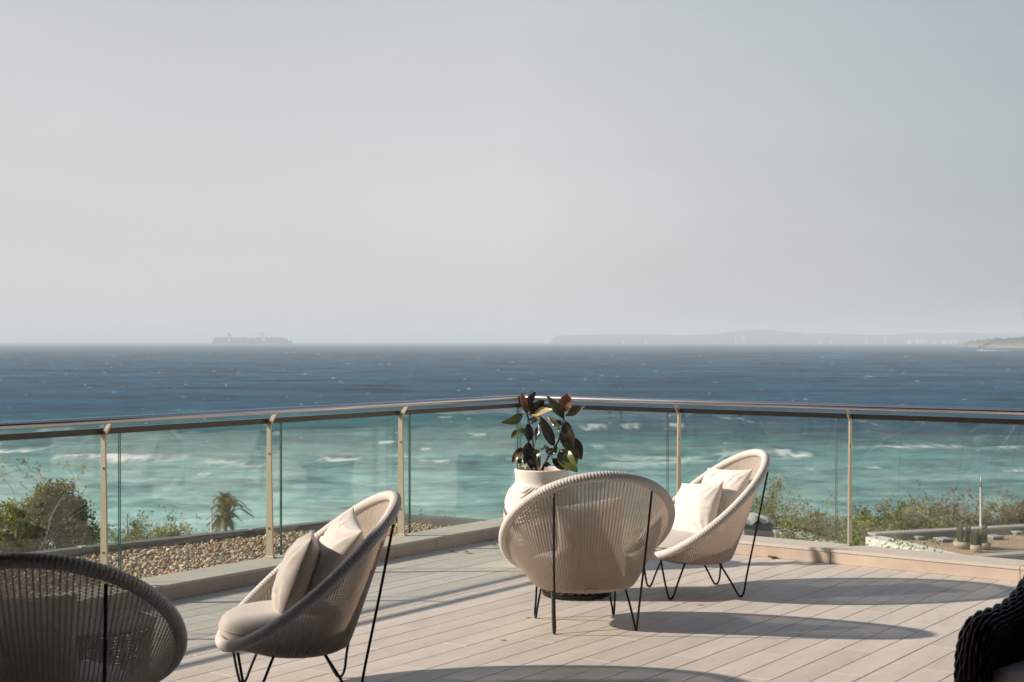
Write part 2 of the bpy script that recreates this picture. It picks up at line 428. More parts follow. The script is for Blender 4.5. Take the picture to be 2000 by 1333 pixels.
def build_sea():
    nr = 600
    q = np.linspace(1 / 78.0, 1 / 26000.0, nr)
    D = 1 / q
    inner = np.tan(np.radians(np.linspace(-21.5, 21.5, 620)))
    outer = np.tan(np.radians(np.linspace(22.5, 78, 26)))
    tx = np.concatenate([-outer[::-1], inner, outer])
    Y, T = np.meshgrid(D, tx, indexing='ij')
    X = Y * T
    nc = len(tx)
    # waves
    Z = np.zeros_like(X); DX = np.zeros_like(X); DY = np.zeros_like(X)
    r = np.random.default_rng(3)
    cell = np.maximum(Y * (inner[1] - inner[0]), Y * Y * (q[0] - q[1]))
    for i in range(46):
        lam = 2.6 * (30 / 2.6) ** (i / 45)
        k = 2 * math.pi / lam
        ang = R(-100) + r.normal(0, .50)
        kx, ky = math.cos(ang), math.sin(ang)
        amp = .0062 * lam ** .72 * r.uniform(.6, 1.3)
        fade = np.clip((lam / cell - 2.0) / 2.5, 0, 1)
        ph = k * (kx * X + ky * Y) + r.uniform(0, 6.28)
        grp = .45 + 1.1 * vnoise(X / (lam * 5) + i * 7, Y / (lam * 4) + i * 3, 50 + i)
        Z += amp * grp * fade * np.sin(ph)
        DX -= amp * .8 * grp * fade * kx * np.cos(ph); DY -= amp * .8 * grp * fade * ky * np.cos(ph)
    # foam: listed breakers (photo pixels -> place on the water) and scattered whitecaps
    foam = np.zeros_like(X); trough_shade = np.zeros_like(X)
    brk = [(20, 879, 60, 1), (155, 893, 55, .8), (245, 894, 60, 1), (330, 896, 40, .4), (425, 905, 40, .6), (480, 908, 34, .7), (398, 927, 14, .7),
           (662, 898, 44, 1), (640, 901, 20, .7), (755, 867, 16, .8), (790, 890, 40, .5), (845, 903, 30, .7), (832, 876, 12, .8),
           (870, 816, 14, .6), (1412, 817, 18, .5), (1444, 818, 7, .5), (1465, 824, 7, .5), (1320, 833, 16, .7), (1550, 886, 34, 1), (1534, 883, 12, .9),
           (1450, 885, 70, .45), (1510, 893, 50, .4), (1750, 872, 26, .9), (1802, 871, 22, .9), (1860, 871, 30, .5), (1700, 873, 40, .4), (1708, 914, 12, .8), (1585, 917, 10, .6),
           (1310, 896, 60, .5), (1330, 908, 90, .6), (1230, 910, 60, .45), (1220, 893, 40, .3), (1080, 862, 14, .5), (1700, 842, 4, .9), (1712, 830, 3, .9),
           (935, 851, 14, .7), (975, 876, 8, .7), (1000, 896, 12, .4), (1170, 874, 12, .4), (1960, 877, 40, .45), (1990, 917, 22, .6), (110, 840, 30, .3),
           (1160, 835, 25, .5), (1230, 833, 20, .4), (1690, 823, 10, .6), (1800, 823, 10, .5), (540, 846, 10, .5)]
    for (px, py, hw, st) in brk:
        yc = HSEA * FPX / (py - 666.5); xc = (px - 1000) * yc / FPX; w = hw * yc / FPX
        bow = ((X - xc) / w) ** 2 * yc * .006
        pxm = yc * yc / 45837.0      # metres of water per photo pixel here
        big_ = 1.0 if hw >= 20 else .45
        dv = np.abs(Y - yc - bow + (vnoise(X / (w * .35) + px, Y * 0 + px, 5) - .5) * pxm * 5 * big_) / (pxm * (.9 + 3.4 * big_ * vnoise(X / (w * .16) + px, X * 0, 9)))
        if hw >= 20: trough_shade = np.maximum(trough_shade, st * np.clip(1.2 - ((X - xc) / w) ** 2, 0, 1) * np.exp(-((Y - yc - bow - pxm * 7) / (pxm * 5)) ** 2))
        du = np.abs(X - xc) / w
        f = st * np.clip(1.25 - du ** 2.2, 0, 1) * np.exp(-dv ** 2)
        foam = np.maximum(foam, f * (1 if hw >= 12 else .6))
        # thin churned water behind the breaker
        dv2 = (yc - Y) / (yc * .05)
        f2 = .12 * st * np.clip(1.1 - du ** 2, 0, 1) * np.where((dv2 > 0) & (dv2 < 1), 1 - dv2, 0)
        foam = np.maximum(foam, f2)
    for _ in range(420):
        a = int(r.integers(60, nr - 16) if r.random() < .55 else r.integers(int(nr * .62), nr - 18)); b = int(r.integers(30, nc - 34))
        w = int(r.integers(1, 3)); s_ = r.uniform(.12, .50) * (.5 if a < nr * .6 else 1)
        if a < nr * .62: w += 1
        foam[a, b:b + w] = np.maximum(foam[a, b:b + w], s_)
        if r.random() < .35: foam[a + 1, b:b + max(1, w - 1)] = s_ * .7
    # long streaks of foam on the shallow water
    st_ = fbm(X / 55, Y / 9, 5, 31, .6)
    lace = np.clip((st_ - .60) * 5, 0, 1) * np.clip((330 - Y) / 120, 0, 1) * .16
    foam = np.maximum(foam, lace)
    # water body colour from depth; wave shading and glass veil painted in
    wob = (fbm(X / 160 + 3, Y / 70, 5, 11) - .5)
    edge = 352 - 62 * np.clip((T + .12) / .45, 0, 1)
    s = np.clip((edge + wob * 150 - Y) / (70 + 90 * np.clip(T + .1, 0, .4) / .4), 0, 1); s = s * s * (3 - 2 * s)
    near = np.clip((260 - Y) / 140, 0, 1)
    patch = fbm(X / 60 + 9, Y / 22, 5, 21, .55)
    deep = np.array([.012, .062, .112]); mid = np.array([.018, .115, .140]); sh = np.array([.33, .52, .49]); sand = np.array([.20, .33, .29])
    c = deep[None, None] * (1 - s[..., None]) + mid[None, None] * s[..., None]
    w2 = (near * .95 * np.clip(1.35 - (T + .36) * .95, .50, 1.3))[..., None]  # shallows paler to the left: the glass's pale reflection put into their colour
    c = c * (1 - w2) + sh * w2
    w3 = (np.clip((patch - .52) * 4, 0, 1) * np.clip((330 - Y) / 120, 0, 1) * .5)[..., None]
    c = c * (1 - w3) + sand * w3
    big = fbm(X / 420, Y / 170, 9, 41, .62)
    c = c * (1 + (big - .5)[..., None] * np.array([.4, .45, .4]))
    fine = fbm(X / 6, Y / 2.6, 5, 61, .65)  # here and below, light and dark wave faces are put into the colour
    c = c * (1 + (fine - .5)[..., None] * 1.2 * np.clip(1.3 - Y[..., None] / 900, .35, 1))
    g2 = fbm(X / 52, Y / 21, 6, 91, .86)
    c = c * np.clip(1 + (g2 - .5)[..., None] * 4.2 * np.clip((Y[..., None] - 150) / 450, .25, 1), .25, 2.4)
    c = c * (1 - .30 * trough_shade[..., None])  # shade in the trough behind each big breaker, painted into the water
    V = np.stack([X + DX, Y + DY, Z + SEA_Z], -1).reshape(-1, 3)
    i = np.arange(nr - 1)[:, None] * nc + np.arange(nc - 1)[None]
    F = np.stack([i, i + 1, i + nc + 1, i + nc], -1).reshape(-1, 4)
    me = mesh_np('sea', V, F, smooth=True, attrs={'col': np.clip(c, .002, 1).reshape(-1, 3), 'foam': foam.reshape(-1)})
    m = bpy.data.materials.new('sea_water'); m.use_nodes = True
    n, l = m.node_tree.nodes, m.node_tree.links
    n.remove(n['Principled BSDF'])
    b = n.new('ShaderNodeBsdfDiffuse'); gl = n.new('ShaderNodeBsdfGlossy'); gl.inputs['Roughness'].default_value = .28
    lw = n.new('ShaderNodeLayerWeight'); lw.inputs['Blend'].default_value = .5
    lp = n.new('ShaderNodeMath'); lp.operation = 'POWER'; lp.inputs[1].default_value = 2.0; l.new(lw.outputs['Facing'], lp.inputs[0])
    lm = n.new('ShaderNodeMath'); lm.operation = 'MULTIPLY_ADD'; lm.inputs[1].default_value = .075; lm.inputs[2].default_value = .012
    l.new(lp.outputs[0], lm.inputs[0])
    mxs = n.new('ShaderNodeMixShader'); l.new(lm.outputs[0], mxs.inputs[0]); l.new(b.outputs[0], mxs.inputs[1]); l.new(gl.outputs[0], mxs.inputs[2])
    l.new(mxs.outputs[0], n['Material Output'].inputs[0])
    a1 = n.new('ShaderNodeAttribute'); a1.attribute_name = 'col'
    a2 = n.new('ShaderNodeAttribute'); a2.attribute_name = 'foam'
    tc = n.new('ShaderNodeTexCoord')
    mp = n.new('ShaderNodeMapping'); mp.inputs['Scale'].default_value = (.35, 1.0, 1); l.new(tc.outputs['Object'], mp.inputs[0])
    nz = n.new('ShaderNodeTexNoise'); nz.inputs['Scale'].default_value = .9; nz.inputs['Detail'].default_value = 7; nz.inputs['Roughness'].default_value = .62
    l.new(mp.outputs[0], nz.inputs['Vector'])
    bp = n.new('ShaderNodeBump'); bp.inputs['Strength'].default_value = .55; bp.inputs['Distance'].default_value = .5
    nz3 = n.new('ShaderNodeTexNoise'); nz3.inputs['Scale'].default_value = .11; nz3.inputs['Detail'].default_value = 5; nz3.inputs['Roughness'].default_value = .6
    l.new(mp.outputs[0], nz3.inputs['Vector'])
    bp3 = n.new('ShaderNodeBump'); bp3.inputs['Strength'].default_value = .5; bp3.inputs['Distance'].default_value = 4.0
    l.new(nz3.outputs[0], bp3.inputs['Height']); l.new(bp3.outputs[0], bp.inputs['Normal'])
    l.new(nz.outputs[0], bp.inputs['Height']); l.new(bp.outputs[0], b.inputs['Normal']); l.new(bp.outputs[0], gl.inputs['Normal'])
    # foam mask = attribute broken up by noise
    n2 = n.new('ShaderNodeTexNoise'); n2.inputs['Scale'].default_value = 1.1; n2.inputs['Detail'].default_value = 6; n2.inputs['Roughness'].default_value = .65
    l.new(mp.outputs[0], n2.inputs['Vector'])
    mr = n.new('ShaderNodeMapRange'); mr.inputs[1].default_value = .3; mr.inputs[2].default_value = .62; mr.inputs[3].default_value = .35; mr.inputs[4].default_value = 1.3
    l.new(n2.outputs[0], mr.inputs[0])
    mm = n.new('ShaderNodeMath'); mm.operation = 'MULTIPLY'; mm.use_clamp = True
    l.new(a2.outputs['Fac'], mm.inputs[0]); l.new(mr.outputs[0], mm.inputs[1])
    mx = n.new('ShaderNodeMix'); mx.data_type = 'RGBA'
    l.new(mm.outputs[0], mx.inputs[0]); l.new(a1.outputs['Color'], mx.inputs[6]); mx.inputs[7].default_value = (.80, .80, .78, 1)
    l.new(mx.outputs[2], b.inputs['Color'])
    me.materials.append(m)
    tag(link('sea', me), kind='structure')
build_sea()

# ------------------------------------------------------------------ railing lines
uL = Vector((.588, .809)).normalized(); nL = Vector((uL.y, -uL.x))       # nL points onto the terrace
uR = Vector((.805, -.593)).normalized(); nR = Vector((uR.y, -uR.x))
PL = Vector((-1.62, 9.51)); PR = Vector((2.40, 10.10))
def isect(p, u, q, w):
    d = q - p; den = u.x * w.y - u.y * w.x
    t = (d.x * w.y - d.y * w.x) / den
    return p + u * t
def off(dL, dR=None):
    """corner point of the two lines moved inward"""
    if dR is None: dR = dL
    return isect(PL + nL * dL, uL, PR + nR * dR, uR)
def lineL(d, t): p = PL + nL * d + uL * t; return p
def lineR(d, t): p = PR + nR * d + uR * t; return p

# ------------------------------------------------------------------ terrace
KF = .27; KB = -.04; KH = .10
floor = MB()
cF = off(KB)
poly = [tuple(lineL(KB, -9.5)), tuple(cF), tuple(lineR(KB, 7.5)), (9.0, -7.0), (-9.0, -7.0)]
floor.prism(poly, -.30, -.012)
fl = floor.build('terrace_floor', M['joint']); tag(fl, kind='structure')
body = MB(); body.prism(poly, -6.5, -.30); tag(body.build('terrace_base', M['slab']), kind='structure')

# planks: run parallel to the left-hand railing
PW = .157; PLEN = 1.35; GAP = .0028
def plank_mesh(L):
    w = PW - GAP; x = L / 2; y = w / 2; b = .0022
    V = [(-x, -y, -.02), (x, -y, -.02), (x, y, -.02), (-x, y, -.02), (-x, -y, -b), (x, -y, -b), (x, y, -b), (-x, y, -b),
         (-x + b, -y + b, 0), (x - b, -y + b, 0), (x - b, y - b, 0), (-x + b, y - b, 0)]
    F = [(0, 1, 5, 4), (1, 2, 6, 5), (2, 3, 7, 6), (3, 0, 4, 7), (4, 5, 9, 8), (5, 6, 10, 9), (6, 7, 11, 10), (7, 4, 8, 11), (8, 9, 10, 11)]
    return V, F
pv, pf = plank_mesh(PLEN - GAP)
plank_me = mesh_np('plank', pv, pf, mat=M['plank'])
angL = math.atan2(uL.y, uL.x)
front0 = PL + nL * KF
far = MB(); cand = []
for k in range(-1, 78):
    v = (k + .5) * PW
    base = front0 + nL * v
    # end of the row at the right-hand kerb
    endp = isect(base, uL, PR + nR * .10, uR)
    tmax = (endp - base).dot(uL)
    ph = ((k * 0.618 + .2) % 1) * PLEN
    i0 = int(math.floor((-11 - ph) / PLEN))
    t = i0 * PLEN + ph
    while t < tmax:
        t1 = min(t + PLEN, tmax)
        if t1 - t > .05:
            c = base + uL * ((t + t1) / 2)
            if c.y > -5 and abs(c.x) < 8.5:
                vis = False
                for s_ in (0, .25, .5, .75, 1):
                    p = base + uL * (t + (t1 - t) * s_)
                    if p.y > 4.5:
                        px = 1000 + p.x * FPX / p.y; py = 666.5 + EYE * FPX / p.y
                        if -60 < px < 2060 and py < 1400: vis = True
                cand.append((vis, c, t1 - t))
        t += PLEN
np_ = 0
for vis, c, L in sorted(cand, key=lambda a: (not a[0], a[1].y)):
    jit = random.uniform(-.0006, .0006)
    if vis and np_ < 296:
        np_ += 1
        if L > PLEN - .001: me_ = plank_me
        else:
            v_, f_ = plank_mesh(L - GAP); me_ = mesh_np('plank', v_, f_, mat=M['plank'])
        o = link('plank', me_, fl, (c.x, c.y, jit), (0, 0, angL))
    else:
        v_, f_ = plank_mesh(L - GAP)
        ca, sa = math.cos(angL), math.sin(angL)
        far.add([(c.x + x * ca - y * sa, c.y + x * sa + y * ca, z + jit) for x, y, z in v_], f_)
o = far.build('planking', M['plank'], fl); o['kind'] = 'stuff'

# kerb, stone by stone
def kerb(name, label, P0, u, n_, t0, t1, step, joint_end):
    k = empty(name, (0, 0, 0), label=label, cat='kerb')
    t = t0
    a = math.atan2(u.y, u.x)
    while t < t1 - .02:
        e = min(t + step, t1)
        L = e - t - .004
        w = KF - KB
        c = P0 + u * ((t + e) / 2) + n_ * ((KF + KB) / 2)
        b = MB(); b.box((0, 0, 0), (L, w - .012, KH - .022), bev=.002)
        o = b.build('kerb_stone', M['kerb'], k); o.location = (c.x, c.y, (KH - .022) / 2 + .001); o.rotation_euler = (0, 0, a)
        b = MB(); b.box((0, 0, 0), (L, w, .020), bev=.004)
        o = b.build('coping_stone', M['kerb_top'], k); o.location = (c.x, c.y, KH - .010); o.rotation_euler = (0, 0, a)
        t = e
    return k
tcL = (off((KF + KB) / 2) - (PL + nL * (KF + KB) / 2)).dot(uL)
tcR = (off((KF + KB) / 2) - (PR + nR * (KF + KB) / 2)).dot(uR)
kw = (KF - KB) / 2
kerb('stone_kerb', 'low stone kerb under the left glass railing beside the pebble roof', PL, uL, nL, tcL - 10.4, tcL + kw, 1.3, True)
kerb('stone_kerb', 'low sunlit stone kerb under the right glass railing behind the two cream chairs', PR, uR, nR, tcR + kw + .002, tcR + kw + 7.8, 1.3, False)

# ------------------------------------------------------------------ glass railing
rail = empty('glass_railing', (PL.x, PL.y, 0), label='glass railing with round steel handrail turning the terrace corner above the sea', cat='railing')
def rp(p, z): return Vector((p.x - PL.x, p.y - PL.y, z))
TZ = 1.085; TOFF = .075
tube = MB()
cc = off(TOFF)
pts = [rp(lineL(TOFF, -9), TZ), rp(cc - uL * .03, TZ), rp(cc - uL * .008 + uR * .002, TZ), rp(cc + uR * .008 - uL * .002, TZ), rp(cc + uR * .03, TZ), rp(lineR(TOFF, 6.2), TZ)]
tube.tube(pts, .022, 24)
tube.build('handrail', M['steel'], rail, smooth=True)
for P0, u, n_, t0, t1 in ((PL, uL, nL, -9, (off(-.03) - (PL + nL * -.03)).dot(uL)), (PR, uR, nR, (off(-.03) - (PR + nR * -.03)).dot(uR), 6.2)):
    b = MB(); c = P0 + u * ((t0 + t1) / 2) + n_ * (-.03)
    b.box(rp(c, 1.015), (t1 - t0, .034, .036), math.atan2(u.y, u.x), bev=.002)
    b.build('cap_rail', M['cap'], rail)
def post(P0, u, n_, t, tw):
    p = P0 + u * t
    th = .012
    # profile in the plane across the railing: (inward, z)
    out = [(-.030, KH), (.034, KH), (.012, .985), (TOFF - .004, TZ - .020), (TOFF - .004 - .030, TZ - .018), (-.022, 1.0)]
    V = []
    for s_ in (-th / 2, th / 2):
        for d, z in out:
            q = p + u * s_ + n_ * d
            V.append(rp(q, z))
    n = len(out)
    F = [tuple(range(n)), tuple(range(2 * n - 1, n - 1, -1))] + [((i + 1) % n, i, n + i, n + (i + 1) % n) for i in range(n)]
    b = MB(); b.add(V, F); po = b.build('post', M['post'], rail)
    for z in (.30, .80):
        b = MB()
        q = p + u * (-th / 2 - .002) + n_ * .0
        a = rp(q, z); V, F = tube_np([a, a - Vector((u.x, u.y, 0)) * .006], .008, 10)
        b.add(V, F); q2 = p + u * (th / 2 + .002); a = rp(q2, z)
        V, F = tube_np([a, a + Vector((u.x, u.y, 0)) * .006], .008, 10); b.add(V, F)
        b.build('bolt', M['steel'], po)
    # clamp foot
    b = MB(); q = p + n_ * .002; b.box(rp(q, KH + .006), (.03, .09, .012), math.atan2(u.y, u.x), bev=.002); b.build('foot_plate', M['post'], po)
SP = 1.35
for i in range(-4, 2): post(PL, uL, nL, i * SP, 1)
SPR = 1.39
for i in (-1, 0, 1, 2, 3): post(PR, uR, nR, i * SPR, 1)
def panel(P0, u, n_, t0, t1):
    c = P0 + u * ((t0 + t1) / 2) - n_ * .036
    L = t1 - t0
    a = math.atan2(u.y, u.x)
    b = MB(); b.box((0, 0, 0), (L, .0115, .98)); b.M = [1, 1, 0, 0, 1, 1]
    # face order of MB.box: x-,x+,y-,y+,z-,z+
    o = b.build('glass_pane', [M['glass'], M['glass_edge']], rail)
    o.location = (c.x - PL.x, c.y - PL.y, .515); o.rotation_euler = (0, 0, a)
JL = .14
tL = (off(-.036) - (PL - nL * .036)).dot(uL); tR = (off(-.036) - (PR - nR * .036)).dot(uR)
ts = [i * SP + JL for i in range(-5, 2)] 
for a, b_ in zip(ts[:-1], ts[1:]): panel(PL, uL, nL, a + .006, b_ - .006)
panel(PL, uL, nL, ts[-1] + .006, tL - .012)
ts = [tR + .012] + [i * SPR - .12 for i in range(-1, 4)]
for a, b_ in zip(ts[:-1], ts[1:]): panel(PR, uR, nR, a + .006, b_ - .006)

# ------------------------------------------------------------------ pebble roof left
peb_poly = [tuple(lineL(KB - .03, -8)), tuple(lineL(KB - .03, (off(-.07) - (PL - nL * .07)).dot(uL) - .1)), tuple(floor_pt(945, 1023, .08).xy), tuple(floor_pt(772, 1011, .08).xy), (-3.02, 9.95), (-5.6, 7.15), (-8.3, 4.2)]
b = MB(); b.prism(peb_poly, -.4, .02); o = b.build('pebble_roof', M['gravelbed']); tag(o, kind='structure')
b = MB(); b.prism([(x * 1.0, y * 1.0) for x, y in peb_poly], -6, -.41); tag(b.build('wing_wall', M['whitewall']), 'white wall of the lower wing under the pebble roof', 'wall')
# metal edge strip
ed = empty('roof_edging', (0, 0, 0), label='dark metal edging strip along the far side of the pebble roof', cat='roof edging')
E = [Vector(p) for p in (peb_poly[2], peb_poly[3], peb_poly[4], peb_poly[5], peb_poly[6])]
for a, b_ in zip(E[:-1], E[1:]):
    d = b_ - a; L = d.length; d.normalize(); c = (a + b_) / 2; nn = Vector((d.y, -d.x))
    n_seg = max(1, round(L / 1.2))
    for j in range(n_seg):
        cj = a + d * (L * (j + .5) / n_seg) + nn * .05
        m_ = MB(); m_.box((cj.x, cj.y, .045), (L / n_seg - .006, .10, .11), math.atan2(d.y, d.x), bev=.004)
        m_.build('edging_length', M['edge'], ed)
        m_ = MB(); cl = a + d * (L * (j + .97) / n_seg) + nn * .05
        m_.box((cl.x, cl.y, .1035), (.05, .06, .007), math.atan2(d.y, d.x)); m_.build('joint_clip', M['lamp_pole'], ed)

def in_poly(x, y, poly):
    inside = np.zeros(len(x), bool); n = len(poly); j = n - 1
    for i in range(n):
        xi, yi = poly[i]; xj, yj = poly[j]
        c = ((yi > y) != (yj > y)) & (x < (xj - xi) * (y - yi) / (yj - yi + 1e-12) + xi)
        inside ^= c; j = i
    return inside
def ico():
    t = (1 + 5 ** .5) / 2
    V = np.array([(-1, t, 0), (1, t, 0), (-1, -t, 0), (1, -t, 0), (0, -1, t), (0, 1, t), (0, -1, -t), (0, 1, -t), (t, 0, -1), (t, 0, 1), (-t, 0, -1), (-t, 0, 1)]) / math.sqrt(1 + t * t)
    F = np.array([(0, 11, 5), (0, 5, 1), (0, 1, 7), (0, 7, 10), (0, 10, 11), (1, 5, 9), (5, 11, 4), (11, 10, 2), (10, 7, 6), (7, 1, 8), (3, 9, 4), (3, 4, 2), (3, 2, 6), (3, 6, 8), (3, 8, 9), (4, 9, 5), (2, 4, 11), (6, 2, 10), (8, 6, 7), (9, 8, 1)])
    return V, F
def pebbles():
    n = 84000
    r = np.random.default_rng(5)
    x = r.uniform(-5.2, .2, n); y = r.uniform(6.5, 12.3, n)
    ok = in_poly(x, y, peb_poly) & (x > -.40 * y)
    x, y = x[ok], y[ok]; n = len(x)
    IV, IF = ico()
    s = r.lognormal(math.log(.0105), .34, n)
    sc = np.stack([s * r.uniform(.9, 1.5, n), s * r.uniform(.8, 1.1, n), s * r.uniform(.5, .8, n)], -1)
    P = IV[None] * sc[:, None] * (1 + r.uniform(-.16, .16, (n, 12, 1)))
    a = r.uniform(0, 6.28, n); t = r.normal(0, .45, n)
    ct, st = np.cos(t)[:, None], np.sin(t)[:, None]
    Px, Pz = P[..., 0] * ct - P[..., 2] * st, P[..., 0] * st + P[..., 2] * ct
    ca, sa = np.cos(a)[:, None], np.sin(a)[:, None]
    Qx = Px * ca - P[..., 1] * sa; Qy = Px * sa + P[..., 1] * ca
    z = .022 + r.uniform(0, .028, n) + .012 * (fbm(x * 1.5, y * 1.5, 3, 8) - .5) * 4
    V = np.stack([Qx + x[:, None], Qy + y[:, None], Pz + z[:, None]], -1).reshape(-1, 3)
    F = (IF[None] + (np.arange(n) * 12)[:, None, None]).reshape(-1, 3)
    pal = np.array([(.55, .37, .20), (.66, .50, .33), (.36, .29, .22), (.52, .25, .10), (.74, .64, .50), (.20, .18, .16), (.56, .42, .27), (.36, .22, .13), (.58, .55, .50)]) * .86
    c = pal[r.choice(len(pal), n, p=[.2, .17, .12, .13, .1, .07, .12, .06, .03])] * r.uniform(.75, 1.2, (n, 1))
    me = mesh_np('pebbles', V, F, mat=M['pebble'], smooth=True, attrs={'col': np.repeat(c, 12, 0)})
    tag(link('pebbles', me), 'brown and cream pebbles covering the roof beyond the left railing', 'pebbles', kind='stuff')
pebbles()

# ------------------------------------------------------------------ the cocoon chairs
RX, RY, RC = .3795, .458, -.0555      # rim half-length, half-width, centre offset
def rim_pt(th):
    x = RC + RX * math.cos(th); y = RY * math.sin(th)
    t = (RC + RX - x) / (2 * RX)
    z = .243 + .608 * max(t, 0) ** 1.238 + .032 * math.sin(th) ** 2
    return np.array([x, y, z])
def shell_profile(th, n=60):
    """polyline from the bottom outwards/upwards to the rim at angle th (local chair axes, +x = front)"""
    Rm = rim_pt(th)
    ex = .0 + .215 * math.cos(th); ey = .258 * math.sin(th); ez = .214
    E0 = np.array([ex * .62, ey * .62, ez - .004])
    E1 = np.array([ex * .98, ey * .98, ez])
    rad = Rm - np.array([ex, ey, ez])
    rl = np.linalg.norm(rad); rad /= rl
    k = min(.05, rl * .45)
    E2 = np.array([ex, ey, ez]) + rad * k + np.array([math.cos(th) * .012, math.sin(th) * .012, 0])
    mid = (E2 + Rm) / 2 + np.array([math.cos(th), math.sin(th), 0]) * .004
    P = catmull([E0, (E0 + E1) / 2, E1, E2, mid, Rm], 16)
    return np.array([tuple(p) for p in P])
NST = 132
def build_shell():
    sub = 6
    nth = NST * sub
    ths = np.arange(nth) * 2 * math.pi / nth
    profs = [shell_profile(t) for t in ths]
    lens = []; cum = []
    for P in profs:
        d = np.linalg.norm(np.diff(P, axis=0), axis=1); c = np.concatenate([[0], np.cumsum(d)]); cum.append(c); lens.append(c[-1])
    lens = np.array(lens)
    pitch = .0062
    nrow = int(lens.max() / pitch)
    C = np.full((nrow, nth, 3), np.nan)
    for j in range(nth):
        s = np.arange(nrow) * pitch
        ok = s <= lens[j]
        for a in range(3): C[ok, j, a] = np.interp(s[ok], cum[j], profs[j][:, a])
    # normals and up-direction
    tU = np.zeros_like(C)
    for j in range(nth):
        s = np.arange(nrow) * pitch
        for a in range(3): tU[:, j, a] = np.interp(s + .004, cum[j], profs[j][:, a]) - np.interp(s - .004, cum[j], profs[j][:, a])
    nl = np.linalg.norm(tU, axis=2, keepdims=True); tU = tU / np.where(nl > 1e-9, nl, 1)
    tH = np.roll(C, -1, 1) - np.roll(C, 1, 1)
    N = np.cross(tH, tU); nn = np.linalg.norm(N, axis=2, keepdims=True); N = N / np.where(nn > 1e-9, nn, 1)
    ph = np.arange(nth) * NST * 2 * math.pi / nth
    par = np.where(np.arange(nrow) % 2 == 0, 1, -1)[:, None]
    offs = .0036 * np.cos(ph)[None] + .0012 * par * np.cos(ph / 2)[None]
    Cc = C + N * offs[..., None]
    h = pitch * .375
    lo = Cc - tU * h; hi = Cc + tU * h
    md = Cc + N * .0012
    V = np.stack([lo, md, hi], 2)      # nrow, nth, 3, 3
    valid = ~np.isnan(V).any(axis=(2, 3))
    vr = valid & np.roll(valid, -1, 1)
    idx = np.arange(nrow * nth * 3).reshape(nrow, nth, 3)
    nx = np.roll(idx, -1, 1)
    f1 = np.stack([idx[..., 0], nx[..., 0], nx[..., 1], idx[..., 1]], -1)[vr]
    f2 = np.stack([idx[..., 1], nx[..., 1], nx[..., 2], idx[..., 2]], -1)[vr]
    Vf = np.nan_to_num(V.reshape(-1, 3))
    Fq = [np.concatenate([f1, f2])]
    # stakes (uprights) running through the weave
    SV = []; SF = []; n0 = len(Vf)
    for k in range(NST):
        P = profs[k * sub][8:]
        P = P[::3]
        Vt, Ft = tube_np([Vector(p) for p in P], .0026, 4, caps=False)
        SV.append(np.array([tuple(v) for v in Vt])); SF.append(np.array(Ft) + n0); n0 += len(Vt)
    Vf = np.concatenate([Vf] + SV); Fq.append(np.concatenate(SF))
    # drop unused vertices
    F = np.concatenate(Fq); used = np.unique(F); rem = np.zeros(len(Vf), np.int64); rem[used] = np.arange(len(used))
    return mesh_np('woven_shell', Vf[used], rem[F], mat=M['wicker'], smooth=True)
def build_rim():
    n = 1248; m_ = 28; r0 = .0245
    V = np.zeros((n, m_, 3))
    c = np.array([rim_pt(2 * math.pi * i / n) for i in range(n)])
    arc = np.concatenate([[0], np.cumsum(np.linalg.norm(np.diff(c, axis=0), axis=1))])
    total = arc[-1] + np.linalg.norm(c[0] - c[-1])
    for i in range(n):
        t = c[(i + 1) % n] - c[i - 1]; t /= np.linalg.norm(t)
        radial = np.array([c[i][0] - RC, c[i][1], 0.0]); radial /= np.linalg.norm(radial)
        a = radial - t * radial.dot(t); a /= np.linalg.norm(a); b = np.cross(t, a)
        s = arc[i] / total
        cell = s * 176 * 2 * math.pi
        for j in range(m_):
            w = 2 * math.pi * j / m_
            # strands run along the rim, pressed in over each wrapped rib
            r = r0 + .0010 * math.cos(cell) + .0011 * (1 if j % 2 else -1) * (1 + .6 * math.sin(cell + (j // 2 % 2) * math.pi))
            V[i, j] = c[i] + (a * math.cos(w + .02 * math.sin(cell)) + b * math.sin(w + .02 * math.sin(cell))) * r
    i = np.arange(n)[:, None] * m_; j = np.arange(m_)[None]
    i2 = ((np.arange(n) + 1) % n)[:, None] * m_; j2 = (j + 1) % m_
    F = np.stack([i + j, i + j2, i2 + j2, i2 + j], -1).reshape(-1, 4)
    return mesh_np('rim', V.reshape(-1, 3), F, mat=M['rim'], smooth=True)
def leg_pts(front, s):
    x = .225 if front else -.228
    y = .225 * s
    zf = .0065
    if front:
        top1 = (x + .045, y * .90, .235); top2 = (x - .105, y * .93, .215)
        return [top1, (x + .022, y * .96, .10), (x + .008, y, .035), (x, y, zf + .004), (x - .012, y, zf), (x - .026, y, .020), (x - .055, y * .98, .095), top2]
    top = (-.384, .264 * s, .762); inn = (x + .135, y * .9, .215)
    return [top, (-.325, .250 * s, .45), (x - .036, y * 1.03, .14), (x - .022, y, .045), (x - .008, y, zf + .004), (x + .006, y, zf), (x + .022, y, .022), (x + .062, y * .97, .095), inn]
def leg_mesh(front, s):
    P = leg_pts(front, s)
    # straight runs with a tight rounded foot
    Q = []
    for i in range(len(P)): Q.append(Vector(P[i]))
    V, F = tube_np(catmull(Q, 6), .0062, 8)
    return mesh_np('leg', [tuple(v) for v in V], [tuple(f) for f in F], mat=M['black'], smooth=True)
